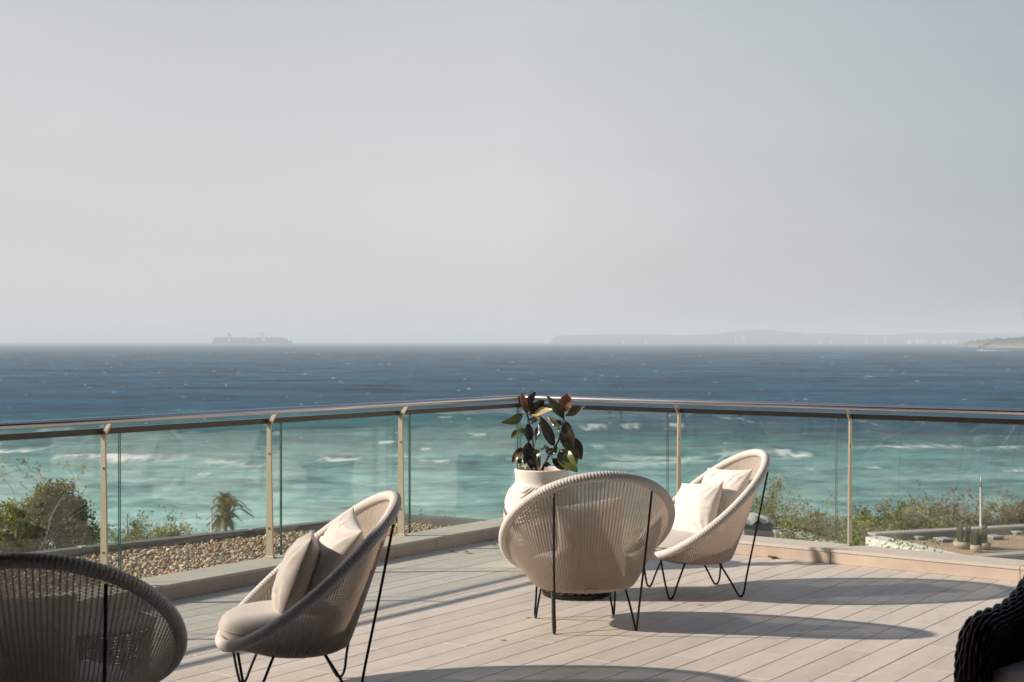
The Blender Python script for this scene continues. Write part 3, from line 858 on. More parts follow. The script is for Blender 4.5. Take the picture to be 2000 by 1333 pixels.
def puff(r=.27, h=.135, n=72, rings=16, seed=0):
    """round seat cushion with a seam line at mid-height"""
    V = []; prof = []
    for i in range(rings + 1):
        a = -math.pi / 2 + math.pi * i / rings
        rr = math.copysign(abs(math.cos(a)) ** .45, math.cos(a)); zz = math.copysign(abs(math.sin(a)) ** .85, math.sin(a))
        prof.append((rr, zz))
    for rr, zz in prof:
        for k in range(n):
            t = 2 * math.pi * k / n
            wob = 1 + .006 * math.sin(5 * t + seed) + .004 * math.sin(11 * t + 2)
            dome = 1 + (.12 if zz > 0 else 0) * (1 - rr)
            V.append((r * rr * wob * math.cos(t), r * 1.08 * rr * wob * math.sin(t), h / 2 * zz * dome + .004 * math.sin(3 * t + zz * 3) * rr))
    F = [(i * n + k, i * n + (k + 1) % n, (i + 1) * n + (k + 1) % n, (i + 1) * n + k) for i in range(rings) for k in range(n)]
    return V, F
SHELL = build_shell(); RIM = build_rim()
LEGS = [leg_mesh(f, s) for f in (True, False) for s in (1, -1)]
_v, _f = puff(); CUSH = mesh_np('seat_cushion', _v, _f, mat=M['seat'], smooth=True)
_pp = [(.272 * math.cos(2 * math.pi * k / 72), .272 * 1.08 * math.sin(2 * math.pi * k / 72), 0) for k in range(72)]
_v, _f = tube_np(_pp, .0042, 6, closed=True); PIPE = mesh_np('piping', [tuple(v) for v in _v], _f, mat=M['seat'], smooth=True)
_b = MB(); _b.prism([(.195 * math.cos(2 * math.pi * k / 40), .235 * math.sin(2 * math.pi * k / 40)) for k in range(40)], .203, .216)
_o = _b.build('base_board', M['wicker']); BASE = _o.data; bpy.data.objects.remove(_o)

def chair(x, y, facing, label):
    g = 'cream woven cocoon lounge chairs on the terrace'
    c = empty('lounge_chair', (x, y, 0), facing, label, 'chair', g)
    link('woven_shell', SHELL, c); link('rim', RIM, c)
    for me_ in LEGS: link('leg', me_, c)
    s_ = link('seat_cushion', CUSH, c, (.062, 0, .318), (0, R(1.5), 0))
    link('piping', PIPE, s_)
    link('base_board', BASE, c)
    return c

chair1 = chair(-1.62, 4.96, 1.68, 'shaded lounge chair in the near left foreground seen from behind')
chair2 = chair(-.9505, 6.266, -2.8715, 'lounge chair left of centre facing left with two leaning pillows')
chair3 = chair(.3963, 7.781, 1.7774, 'lounge chair in front of the white pot with its back to the viewer')
chair4 = chair(1.1185, 8.78, -2.9495, 'sunlit lounge chair beside the right railing holding two white pillows')
# maker's plate low on the back of the chair that shows its back
b = MB(); b.box((0, 0, 0), (.004, .075, .016), bev=.0018); o = b.build('maker_plate', M['plate'], chair3); o.location = (-.232, .02, .226); o.rotation_euler = (0, R(-14), 0)

# ------------------------------------------------------------------ pillows
def pillow_mesh(name, w, h, t, seed, m_):
    n = 72
    g = np.linspace(-1, 1, n)
    U, W = np.meshgrid(g, g, indexing='ij')
    pin = 1 - .065 * (1 - W ** 2) * np.abs(U) ** 3; pin2 = 1 - .065 * (1 - U ** 2) * np.abs(W) ** 3
    Xp = U * pin * w / 2; Yp = W * pin2 * h / 2
    thick = np.clip(1 - np.abs(U) ** 2.6, 0, 1) ** .62 * np.clip(1 - np.abs(W) ** 2.6, 0, 1) ** .62
    out = []
    for s_ in (1, -1):
        # folds running from the corners and a crease or two across
        wr = 0
        for (cu, cw, k) in ((1, 1, 0), (1, -1, 1), (-1, 1, 2), (-1, -1, 3)):
            ang = np.arctan2(W - cw, U - cu); rad = np.hypot(U - cu, W - cw)
            wr = wr + .0040 * np.sin(ang * 15 + seed + k * 2.1 + 1.5 * rad) * np.exp(-((rad - .5) / .35) ** 2)
        wr = wr + .010 * (fbm(U * 2.2 + seed * 3 + s_, W * 2.2 + seed, 4, seed + 3) - .5) * 1.6
        r_ = np.random.default_rng(seed * 10 + (1 if s_ > 0 else 2))
        for q_ in range(9):
            a_ = r_.uniform(0, 6.28); e_ = r_.uniform(.45, .95); cu, cw = e_ * math.cos(a_), e_ * math.sin(a_)
            d_ = a_ + r_.normal(0, .5); lx = (U - cu) * math.cos(d_) + (W - cw) * math.sin(d_); ly = -(U - cu) * math.sin(d_) + (W - cw) * math.cos(d_) + .25 * lx ** 2
            wr = wr - r_.uniform(.003, .0065) * np.exp(-(lx / r_.uniform(.18, .4)) ** 2) * (np.exp(-(ly / .035) ** 2) - .6 * np.exp(-((ly - .07) / .045) ** 2))
        ax = np.cos(seed) * U + np.sin(seed) * W
        wr = wr - .008 * np.exp(-((ax - .15 + .1 * np.sin(W * 3 + seed)) / .05) ** 2) * (.5 + .5 * np.cos(W * 2 + seed))
        Zp = s_ * (t / 2 * thick + .003) + s_ * wr * np.clip(thick * 1.5, 0, 1)
        out.append(np.stack([Xp, Yp, Zp], -1).reshape(-1, 3))
    V = np.concatenate(out)
    i = np.arange(n - 1)[:, None] * n + np.arange(n - 1)[None]
    f1 = np.stack([i, i + n, i + n + 1, i + 1], -1).reshape(-1, 4)
    f2 = f1[:, ::-1] + n * n
    # close the edge
    bd = [k for k in range(n)] + [k * n + n - 1 for k in range(1, n)] + [(n - 1) * n + k for k in range(n - 2, -1, -1)] + [k * n for k in range(n - 2, 0, -1)]
    bd = np.array(bd); b2 = np.roll(bd, -1)
    f3 = np.stack([bd, b2, b2 + n * n, bd + n * n], -1)
    return mesh_np(name, V, np.concatenate([f1, f2, f3]), mat=m_, smooth=True)
def pillow(ch, loc, rot, label, seed, m_, w=.385, h=.385, t=.155):
    """loc/rot in the chair's own axes: x front, y left, z up"""
    me_ = pillow_mesh('pillow', w, h, t, seed, m_)
    o = link('pillow', me_)
    Mc = Matrix.Translation(ch.location) @ Matrix.Rotation(ch.rotation_euler[2], 4, 'Z')
    Rm = Matrix.Rotation(rot[2], 4, 'Z') @ Matrix.Rotation(rot[1], 4, 'Y') @ Matrix.Rotation(rot[0], 4, 'X') @ Matrix.Rotation(R(90), 4, 'Y') @ Matrix.Rotation(rot[3] if len(rot) > 3 else 0, 4, 'Z')
    o.matrix_world = Mc @ Matrix.Translation(loc) @ Rm
    tag(o, label, 'pillow', 'scatter pillows on the lounge chairs')
    return o
# rot = (roll about x, lean back about y (negative = leans to the back), yaw about z, spin)
pillow(chair2, (.0, .0, .515), (R(0), R(-21), R(-9), R(3)), 'greige pillow standing at the front of the chair left of centre', 1, M['pillow_shade'])
pillow(chair2, (-.165, .02, .60), (R(0), R(-31), R(2), R(-10)), 'greige pillow leaning against the back of the chair left of centre', 2, M['pillow2'])
pillow(chair4, (-.005, .02, .50), (R(0), R(-24), R(20), R(7)), 'front white pillow on the sunlit chair by the right railing', 3, M['pillow'])
pillow(chair4, (-.18, -.02, .585), (R(0), R(-30), R(24), R(3)), 'white pillow tucked behind another on the sunlit chair by the right railing', 4, M['pillow'])
pillow(chair3, (-.12, .0, .52), (R(0), R(-24), R(6), R(-8)), 'pillow glimpsed through the woven back of the chair before the white pot', 5, M['pillow'])
pillow(chair1, (-.12, .06, .52), (R(0), R(-24), R(4), R(0)), 'pillow half seen through the woven back of the shaded foreground chair', 6, M['pillow2'])

# ------------------------------------------------------------------ black drum tables
def drum_table(x, y, label):
    t = empty('side_table', (x, y, 0), 0, label, 'table', 'black woven drum side tables')
    b = MB()
    b.lathe([(.205, 0.004), (.212, .012), (.212, .03)], n=40); b.build('base_ring', M['black'], t, smooth=True)
    # rope weave: many slightly wavy hoops
    V = []; F = []; n0 = 0
    nh = 30
    for i in range(nh):
        z = .018 + i * .0128
        r = .196 + .055 * (i / nh) ** .8
        pts = [((r + .004 * math.cos(26 * a + (i % 2) * math.pi)) * math.cos(a), (r + .004 * math.cos(26 * a + (i % 2) * math.pi)) * math.sin(a), z) for a in [2 * math.pi * k / 104 for k in range(104)]]
        v, f = tube_np(pts, .0047, 5, closed=True)
        V += [tuple(p) for p in v]; F += [tuple(q + n0 for q in ff) for ff in f]; n0 += len(v)
    link('rope_weave', mesh_np('rope_weave', V, F, mat=M['black'], smooth=True), t)
    b = MB()
    for k in range(26):
        a = 2 * math.pi * k / 26
        b.tube([(.190 * math.cos(a), .190 * math.sin(a), .01), (.222 * math.cos(a), .222 * math.sin(a), .22), (.246 * math.cos(a), .246 * math.sin(a), .40)], .004, 5)
    b.build('frame', M['black'], t)
    b = MB(); b.lathe([(0.0, .402), (.25, .402), (.262, .406), (.262, .416), (.25, .420), (0.0, .420)], n=48); b.build('table_top', M['black'], t, smooth=False)
drum_table(.395, 8.68, 'black woven drum side table behind the chair before the white pot')
drum_table(-1.70, 5.72, 'black woven drum side table hidden behind the shaded foreground chair')

# ------------------------------------------------------------------ pot and plant
PX, PY = .207, 9.86
def pot():
    p = empty('plant_pot', (PX, PY, 0), 0, 'white ribbed ceramic pot standing in the terrace corner with a rubber plant', 'plant pot')
    n = 160; prof = [(.135, 0), (.165, .012), (.20, .08), (.236, .18), (.254, .28), (.256, .38), (.244, .46), (.222, .515), (.198, .552), (.186, .572), (.185, .60), (.190, .648), (.190, .660), (.183, .665), (.175, .660), (.172, .60), (.170, .56)]
    pts = catmull([(r, 0, z) for r, z in prof], 22)
    V = []; m_ = len(pts)
    for q in pts:
        for k in range(n):
            a = 2 * math.pi * k / n
            r, z = q.x, q.z
            if r > .186 and z < .565:
                env = min(1, (.565 - z) / .04) * min(1, (z) / .06)
                # carved bands that sweep and cross in panels
                panel = math.sin(a * 2.5 + 1.2)
                d = math.sin((z + .05 * panel * (1 if panel > 0 else -1.4) + .02 * math.sin(a * 5)) * 2 * math.pi / .030)
                r += env * (.0115 * d + .014 * max(0, math.sin(a * 2.5 + z * 7)) ** 6)
            V.append((r * math.cos(a), r * math.sin(a), z))
    F = [(i * n + k, i * n + (k + 1) % n, (i + 1) * n + (k + 1) % n, (i + 1) * n + k) for i in range(m_ - 1) for k in range(n)]
    link('pot_body', mesh_np('pot_body', V, F, mat=M['pot'], smooth=True), p)
    b = MB(); b.prism([(.172 * math.cos(2 * math.pi * k / 40), .172 * math.sin(2 * math.pi * k / 40)) for k in range(40)], .60, .635); b.build('soil', M['soil'], p)
pot()
def plant():
    pl = empty('rubber_plant', (PX, PY, .63), 0, 'dark leaved rubber plant growing in the white ribbed pot', 'plant')
    def w(zx, zy, dy=0):
        px = 960 + .15 * zx; py = 740 + .15 * zy; Y = PY + dy
        v = at(px, py, Y); return Vector((v.x - PX, v.y - PY, v.z - .63))
    SA = [(455, 400, 0), (470, 480, 0), (492, 580, .01), (520, 720, .02), (548, 900, .02), (575, 1150, .0), (580, 1200, 0)]
    SB = [(942, 390, -.02), (938, 500, -.02), (912, 680, -.01), (850, 850, 0), (760, 980, 0), (690, 1110, 0), (660, 1200, 0)]
    SC = [(610, 1000, -.08), (590, 1200, -.05)]
    for S in (SA, SB, SC):
        P = catmull([w(*s) for s in S], 5)
        k = len(P); v, f = tube_np(P, [.0042 + .005 * i / k for i in range(k)], 8)
        link('stem', mesh_np('stem', [tuple(q) for q in v], f, mat=M['stem'], smooth=True), pl)
    L = [  # base, tip, width(px zoom), material, depth base, depth tip, facing roll
        (420, 460, 130, 575, 105, 'leaf_green', 0, -.05, .6), (452, 440, 388, 175, 85, 'leaf_bronze', 0, -.04, .3),
        (470, 430, 500, 190, 90, 'leaf_bronze', 0, .03, -.8), (480, 330, 572, 165, 70, 'leaf_dark', 0, .06, .3),
        (430, 400, 342, 208, 55, 'leaf_dark', 0, .05, .2), (495, 430, 690, 285, 120, 'leaf_dark', 0, .07, .4),
        (505, 460, 795, 400, 85, 'leaf_tan', 0, -.08, .9), (490, 470, 745, 365, 95, 'leaf_dark', .0, -.03, .3),  # the tan leaf is a sunlit one, its brightness put into the colour
        (520, 580, 640, 470, 55, 'leaf_tan', .01, .05, .5), (500, 520, 560, 520, 70, 'leaf_dark', 0, .1, .2),
        (470, 590, 480, 840, 105, 'leaf_dark', -.02, -.06, .5), (470, 690, 250, 765, 85, 'leaf_green', .01, -.05, 1.0),
        (575, 815, 640, 545, 60, 'leaf_dark', .02, .05, .8), (815, 880, 635, 488, 125, 'leaf_dark', 0, -.06, .15),
        (880, 620, 722, 500, 65, 'leaf_tan', -.01, .05, .6), (945, 520, 718, 222, 105, 'leaf_green', -.02, -.04, .5),
        (935, 430, 1000, 186, 160, 'leaf_bronze', -.02, .0, .1), (950, 400, 880, 300, 90, 'leaf_dark', -.02, .06, .1),
        (955, 490, 1228, 352, 80, 'leaf_olive', -.02, -.02, .7), (962, 560, 1080, 905, 135, 'leaf_dark', -.02, -.08, .4),
        (1085, 770, 1165, 1058, 115, 'leaf_dark', .02, .05, .1), (890, 715, 1045, 850, 115, 'leaf_dark', -.02, .06, .3),
        (920, 845, 1090, 985, 85, 'leaf_green', -.01, .02, .5), (885, 930, 1120, 1222, 190, 'leaf_green', 0, -.10, .1),
        (1010, 905, 1115, 1110, 110, 'leaf_olive', 0, -.03, .6), (795, 1040, 1000, 1192, 95, 'leaf_dark', 0, -.08, .4),
        (770, 985, 690, 862, 65, 'leaf_dark', 0, .05, .4), (775, 985, 852, 875, 70, 'leaf_green', 0, -.05, .5),
        (745, 940, 830, 985, 90, 'leaf_dark', 0, -.08, .3), (412, 900, 265, 1092, 95, 'leaf_olive', .01, .0, .3),
        (490, 825, 425, 1118, 120, 'leaf_dark', .0, -.07, .3), (560, 915, 605, 1165, 135, 'leaf_dark', 0, -.09, .2),
        (500, 1035, 540, 1185, 125, 'leaf_dark', 0, -.08, .2), (410, 1045, 335, 1130, 75, 'leaf_green', .03, .04, .3),
        (500, 940, 470, 1110, 80, 'leaf_green', .02, .03, .5), (880, 625, 868, 735, 22, 'leaf_tan', 0, -.02, .4),
        (840, 545, 915, 610, 60, 'leaf_dark', .05, .03, .3), (635, 1110, 610, 1180, 60, 'leaf_tan', -.05, -.1, .5),
        (690, 1130, 765, 1110, 60, 'leaf_dark', 0, -.1, .4), (430, 1110, 450, 1175, 45, 'leaf_tan', -.04, -.1, .4), (640, 930, 690, 895, 20, 'leaf_dark', 0, 0, .2)]
    for q, (bx, by, tx, ty, wd, mt, d0, d1, roll) in enumerate(L):
        B = w(bx, by, d0); T = w(tx, ty, d1)
        ax = T - B; ln = ax.length; ax.normalize()
        view = Vector((0, -1, 0)); side = ax.cross(view).normalized(); nrm = side.cross(ax).normalized()
        Rr = Matrix.Rotation(roll * (1 if q % 2 else -1) * .9, 3, ax); side = Rr @ side; nrm = Rr @ nrm
        wv = 1.18 * wd * .15 * PY / FPX / 2 / max(.55, math.cos(roll * .9))
        nu, nw = 12, 6
        V = []
        droop = .10 * ln * (1 if T.z < B.z else -.2)
        for i in range(nu + 1):
            t = i / nu
            prof = (math.sin(math.pi * min(1, t * 1.0) ** .86) ** .78) if 0 < t < 1 else 0
            prof = max(prof, .02) * (1 - .12 * t)
            c = B + ax * ln * t + nrm * (droop * math.sin(math.pi * t)) * .8
            for j in range(nw + 1):
                s_ = (j / nw - .5) * 2
                cup = abs(s_) ** 1.3 * .30 * wv * prof
                curl = .010 * math.sin(t * 9 + s_ * 2 + q) * abs(s_) * .6
                V.append(c + side * (s_ * wv * prof) + nrm * (cup + curl))
        F = [(i * (nw + 1) + j, (i + 1) * (nw + 1) + j, (i + 1) * (nw + 1) + j + 1, i * (nw + 1) + j + 1) for i in range(nu) for j in range(nw)]
        V2 = [v - nrm * .0014 for v in V]; n0 = len(V)
        F2 = [tuple(reversed([k + n0 for k in f])) for f in F]
        lf = link('leaf', mesh_np('leaf', [tuple(v) for v in V + V2], F + F2, mat=M[mt], smooth=True), pl)
        P = [B - ax * .012, B, B + ax * ln * .5 - nrm * .001, B + ax * ln * .9]
        # pale midrib
        mr_ = [V[i * (nw + 1) + nw // 2] + nrm * .0004 for i in range(0, nu, 2)]
        v, f = tube_np([B - ax * .03] + mr_, [.0022] + [.0016 - .0002 * i for i in range(len(mr_))], 5)
        link('midrib', mesh_np('midrib', [tuple(p) for p in v], f, mat=M['stem'], smooth=True), lf)
plant()

# ------------------------------------------------------------------ dark rattan armchair, right foreground
def rattan_grid(name, fn, nu, nv, pu, pv, parent, amp=.004):
    """surface fn(u,v)->point, given real basket relief: strands over and under"""
    U = np.linspace(0, 1, nu); W = np.linspace(0, 1, nv)
    P = np.array([[fn(u, v) for v in W] for u in U])
    du = np.gradient(P, axis=0); dv = np.gradient(P, axis=1)
    N = np.cross(du, dv); N /= np.maximum(np.linalg.norm(N, axis=2, keepdims=True), 1e-9)
    uu, vv = np.meshgrid(U * pu, W * pv, indexing='ij')
    strand = np.abs(np.sin(vv * math.pi)) ** .7
    over = np.sin(uu * math.pi + (np.floor(vv) % 2) * math.pi)
    h = amp * (strand * .9 + .7 * strand * over)
    P = P + N * h[..., None]
    i = np.arange(nu - 1)[:, None] * nv + np.arange(nv - 1)[None]
    F = np.stack([i, i + 1, i + nv + 1, i + nv], -1).reshape(-1, 4)
    return link(name, mesh_np(name, P.reshape(-1, 3), F, mat=M['rattan'], smooth=True), parent)
def armchair():
    # local axes: +x = to the back of the seat, y = towards its other arm (negative world side), built then rotated
    a = empty('rattan_armchair', (1.55, 4.78, 0), R(43), 'dark brown rattan armchair with grey seat cushion at the right frame edge', 'armchair')
    # local x: front->back along the arm; local -y: towards the other arm
    W = -.74; D = .68
    path = [(0, .05), (0, .18), (-.004, .32), (-.003, .44), (.010, .515), (.040, .562), (.09, .580), (.15, .584), (.205, .590), (.27, .600), (.34, .622), (.40, .652), (.50, .72), (.60, .80), (D, .87)]
    def roll(y0):
        C0 = catmull([(x, y0, z) for x, z in path], 12)
        n = len(C0); d = [0]
        for p, q in zip(C0[:-1], C0[1:]): d.append(d[-1] + (q - p).length)
        rad = [.046 + .007 * math.sin(math.pi * min(1, max(0, (s_ - .15) / .5))) for s_ in d]
        V, F = tube_np(C0, [r_ - .006 for r_ in rad], 16)
        V = [tuple(v) for v in V]; F = [tuple(f) for f in F]; off_ = len(V)
        ns = 20
        for k in range(ns):
            w0 = 2 * math.pi * k / ns
            P = []
            for i, c in enumerate(C0):
                t = (C0[min(i + 1, n - 1)] - C0[max(i - 1, 0)]).normalized()
                a_ = Vector((0, 1, 0)); b_ = t.cross(a_)
                w = w0
                rr_ = rad[i] + .0036 * math.sin(d[i] * math.pi / .030 + (k % 2) * math.pi)
                P.append(c + (a_ * math.cos(w) + b_ * math.sin(w)) * rr_)
            P2 = []
            for i in range(n - 1): P2 += [P[i], P[i].lerp(P[i + 1], .5)]
            v, f = tube_np(P2, .0058, 6)
            V += [tuple(q) for q in v]; F += [tuple(q + off_ for q in ff) for ff in f]; off_ += len(v)
        link('armrest', mesh_np('armrest', V, F, mat=M['rattan'], smooth=True), a)
        def top(x): return float(np.interp(x, [p[0] for p in path[4:]], [p[1] for p in path[4:]]))
        for sg in (1, -1):
            def side(u, v):
                x = .03 + (D - .03) * u
                return (x, y0 + .016 * sg, .07 + (top(x) - .07) * v)
            rattan_grid('side_panel', side, 150, 140, 30, 46, a, .0028 * (-sg))
    roll(0); roll(W)
    def back(u, v):
        y = -u * abs(W); s = v
        z = .30 + (.64) * (s if s < .5 else 1 - s) * 2
        crown = .03 * math.sin(math.pi * u)
        off_ = .045 * (1 if s < .5 else -1) * min(1, (1 - abs(2 * s - 1)) * 6 if False else min(1, abs(2 * s - 1) * 4))
        return (D + .02 - off_ + (z - .3) * .16, y, z + crown * (z - .3) / .64)
    rattan_grid('backrest', back, 200, 120, 16, 56, a, .0035)
    def frontp(u, v): return (.005, -.05 - u * (abs(W) - .1), .10 + .24 * v)
    rattan_grid('front_panel', frontp, 120, 60, 26, 24, a, .0035)
    V, F = [], []
    b = MB(); b.box((0, 0, 0), (.66, .63, .15), bev=.045); o = b.build('seat_cushion', M['armcush'], a, smooth=True); o.location = (.335, W / 2, .385)
    for x in (.04, D - .04):
        for y in (0, W):
            b = MB(); b.lathe([(.0, 0), (.02, 0), (.024, .07), (0, .07)], c=(x, y, 0), n=12); b.build('leg', M['black'], a)
armchair()

# ------------------------------------------------------------------ bits on the floor
def fleck(name, label, px, py, size, m_, cat, curl=.3):
    p = floor_pt(px, py, .004)
    n = 7; V = []; F = []
    a0 = random.uniform(0, 6.28)
    for i in range(n + 1):
        t = i / n; wv = size * .42 * math.sin(math.pi * t) ** .8
        for s_ in (-1, 0, 1):
            x = (t - .5) * size; y = s_ * wv; z = .003 + curl * size * (abs(s_) * .35 + .25 * (2 * t - 1) ** 2)
            V.append((x * math.cos(a0) - y * math.sin(a0), x * math.sin(a0) + y * math.cos(a0), z))
    for i in range(n):
        for j in range(2): F.append((i * 3 + j, (i + 1) * 3 + j, (i + 1) * 3 + j + 1, i * 3 + j + 1))
    me_ = mesh_np(name, V, F, mat=m_, smooth=True)
    o = link(name, me_, None, (p.x, p.y, .002)); tag(o, label, cat); return o
fleck('fallen_petal', 'magenta petal lying against the left kerb right of centre gap', 960, 1056, .035, M['petal'], 'petal')
fleck('fallen_petal', 'magenta petal by the kerb just right of the tall black chair leg', 776, 1090, .028, M['petal'], 'petal')
fleck('fallen_leaf', 'pale dry leaf beside the petal near the corner kerb', 966, 1066, .05, M['dryleaf'], 'leaf')
fleck('fallen_leaf', 'curled pale green leaf on the planks left of the white pot', 912, 1080, .06, M['dryleaf'], 'leaf')
fleck('fallen_leaf', 'small brown leaf on the planks near the left kerb', 884, 1078, .05, M['brownleaf'], 'leaf')
fleck('fallen_leaf', 'brown leaf at the foot of the right kerb near the sunlit chair', 1508, 1090, .07, M['brownleaf'], 'leaf')
for i_, (px_, py_, w_) in enumerate(((982, 1251, .030), (1030, 1207, .028), (1366, 1182, .034))):
    p = floor_pt(px_, py_, 0)
    V = [(0, 0, .0)] + [((w_ * .6 * (1 + .35 * math.sin(3 * a + i_)) * math.cos(a)), w_ * .5 * (1 + .3 * math.cos(4 * a)) * math.sin(a), 0) for a in [2 * math.pi * k / 14 for k in range(14)]]
    F = [(0, 1 + k, 1 + (k + 1) % 14) for k in range(14)]
    o = link('rust_mark', mesh_np('rust_mark', V, F, mat=M['stain']), fl, (p.x, p.y, .0035))

# ------------------------------------------------------------------ land between terrace and sea
def land_z(x, y):
    base = np.interp(y, [-40, 8, 14, 22, 32, 42, 60, 80, 100, 125, 160], [-4.5, -4.8, -5.0, -5.6, -6.2, -7.2, -9.6, -12.6, -15.3, -17, -18])
    return base + .5 * (fbm(np.asarray(x) / 9.0 + 40, np.asarray(y) / 9.0 + 40, 4, 77) - .5)
def land():
    xs = np.linspace(-90, 110, 130); ys = np.linspace(-60, 150, 150)
    X, Y = np.meshgrid(xs, ys, indexing='ij'); Z = land_z(X, Y)
    V = np.stack([X, Y, Z], -1).reshape(-1, 3)
    nc = len(ys); i = np.arange(len(xs) - 1)[:, None] * nc + np.arange(nc - 1)[None]
    F = np.stack([i, i + nc, i + nc + 1, i + 1], -1).reshape(-1, 4)
    tag(link('ground', mesh_np('ground', V, F, mat=M['ground'], smooth=True)), kind='structure')
land()

# trees and shrubs
def grow(seed, height, spread, levels=4, nkid=3, lean=(0, 0), up=.5, r0=.05, twigs=True):
    """branch skeleton: returns list of (points, radii) and list of tip points/dirs"""
    r = random.Random(seed)
    br = []; tips = []
    def rec(p, d, L, rad, lv):
        n = 5; P = [p.copy()]; q = p.copy(); dd = d.copy()
        for i in range(n):
            dd = (dd + Vector((r.gauss(0, .16), r.gauss(0, .16), r.gauss(0, .12) + .03 * up))).normalized()
            q = q + dd * (L / n); P.append(q.copy())
            if lv >= levels - 2: tips.append((q.copy(), dd.copy()))
        br.append((P, [rad * (1 - .55 * i / n) for i in range(n + 1)]))
        if lv < levels:
            k = nkid + (r.random() < .5)
            for c in range(k):
                i = r.randint(2, n)
                a = r.uniform(0, 6.28)
                v = Vector((math.cos(a), math.sin(a), r.uniform(-.15, .6) + up * .4)).normalized()
                nd = (dd * .55 + v * spread).normalized()
                rec(P[i], nd, L * r.uniform(.58, .8), rad * .52, lv + 1)
    nst = r.randint(2, 4)
    for s_ in range(nst):
        a = r.uniform(0, 6.28)
        d = Vector((math.cos(a) * .4 + lean[0], math.sin(a) * .4 + lean[1], 1)).normalized()
        rec(Vector((math.cos(a) * .1, math.sin(a) * .1, -.3)), d, height * .42, r0, 0)
    return br, tips
LEAFC = {'green': [(.27, .29, .03), (.17, .21, .022), (.36, .35, .04), (.06, .08, .012)],
         'dry': [(.29, .29, .085), (.22, .24, .06), (.34, .30, .14), (.15, .18, .035)],
         'rust': [(.22, .15, .07), (.18, .12, .06), (.16, .16, .045), (.26, .19, .10)],
         'lime': [(.20, .26, .02), (.15, .21, .02), (.24, .29, .04)],
         'palm': [(.17, .19, .04), (.22, .21, .06), (.11, .14, .03)]}
def leaves_mesh(name, pts, dirs, size, pal, seed, per=5, scatter=.12, zspan=None):
    r = np.random.default_rng(seed)
    P = np.repeat(np.array(pts), per, 0); n = len(P)
    P = P + r.normal(0, scatter, (n, 3))
    a = r.normal(0, 1, (n, 3)); a /= np.linalg.norm(a, axis=1, keepdims=True)
    b = r.normal(0, 1, (n, 3)); b -= a * (a * b).sum(1, keepdims=True); b /= np.linalg.norm(b, axis=1, keepdims=True)
    s = size * r.uniform(.6, 1.35, (n, 1))
    V = np.stack([P - a * s, P + b * s * .42, P + a * s, P - b * s * .42], 1).reshape(-1, 3)
    F = np.arange(n * 4).reshape(n, 4)
    pal = np.array(LEAFC[pal]); c = pal[r.integers(0, len(pal), n)] * r.uniform(.7, 1.25, (n, 1))
    # clumps differ in tone
    cl = vnoise(P[:, 0] * 1.4 + seed, P[:, 2] * 1.4 + P[:, 1], seed)[:, None]
    c = c * (.40 + 1.15 * cl)
    return mesh_np(name, V, F, mat=M['leaf1'], attrs={'col': np.repeat(c, 4, 0)})
def branch_mesh(br, name='branches', k=4):
    V = []; F = []; n0 = 0
    for P, rr in br:
        v, f = tube_np(P, rr, k, caps=False)
        V += [tuple(p) for p in v]; F += [tuple(i + n0 for i in q) for q in f]; n0 += len(v)
    return mesh_np(name, V, F, mat=M['bark'], smooth=True)
def tree(name, label, cat, x, y, top_z, seed, pal='green', dens=5, size=.07,  height=None, spread=.75, levels=4, nkid=3, r0=.05, scatter=.12, lean=(0, 0), up=.5, keep=1.0, leafmax=9e9, group=None):
    z0 = float(land_z(x, y))
    t = empty(name, (x, y, z0), random.Random(seed).uniform(0, 6.28), label, cat, group)
    H = (top_z - z0)
    br, tips = grow(seed, H if height is None else height, spread, levels, nkid, lean, up, r0)
    zmax = max(p.z for b_ in br for p in b_[0]); s = H / zmax
    br = [([p * s for p in P], [q_ * 1.45 for q_ in rr]) for P, rr in br]; tips = [(p * s, d) for p, d in tips]
    link('trunk', branch_mesh(br, 'trunk'), t)
    r = random.Random(seed + 1)
    T = [p for p, d in tips if p.z < leafmax * H and r.random() < keep]
    if T: link('crown', leaves_mesh('crown', [tuple(p) for p in T], None, size * .9, pal, seed, int(dens * 1.8), scatter * .62), t)
    return t

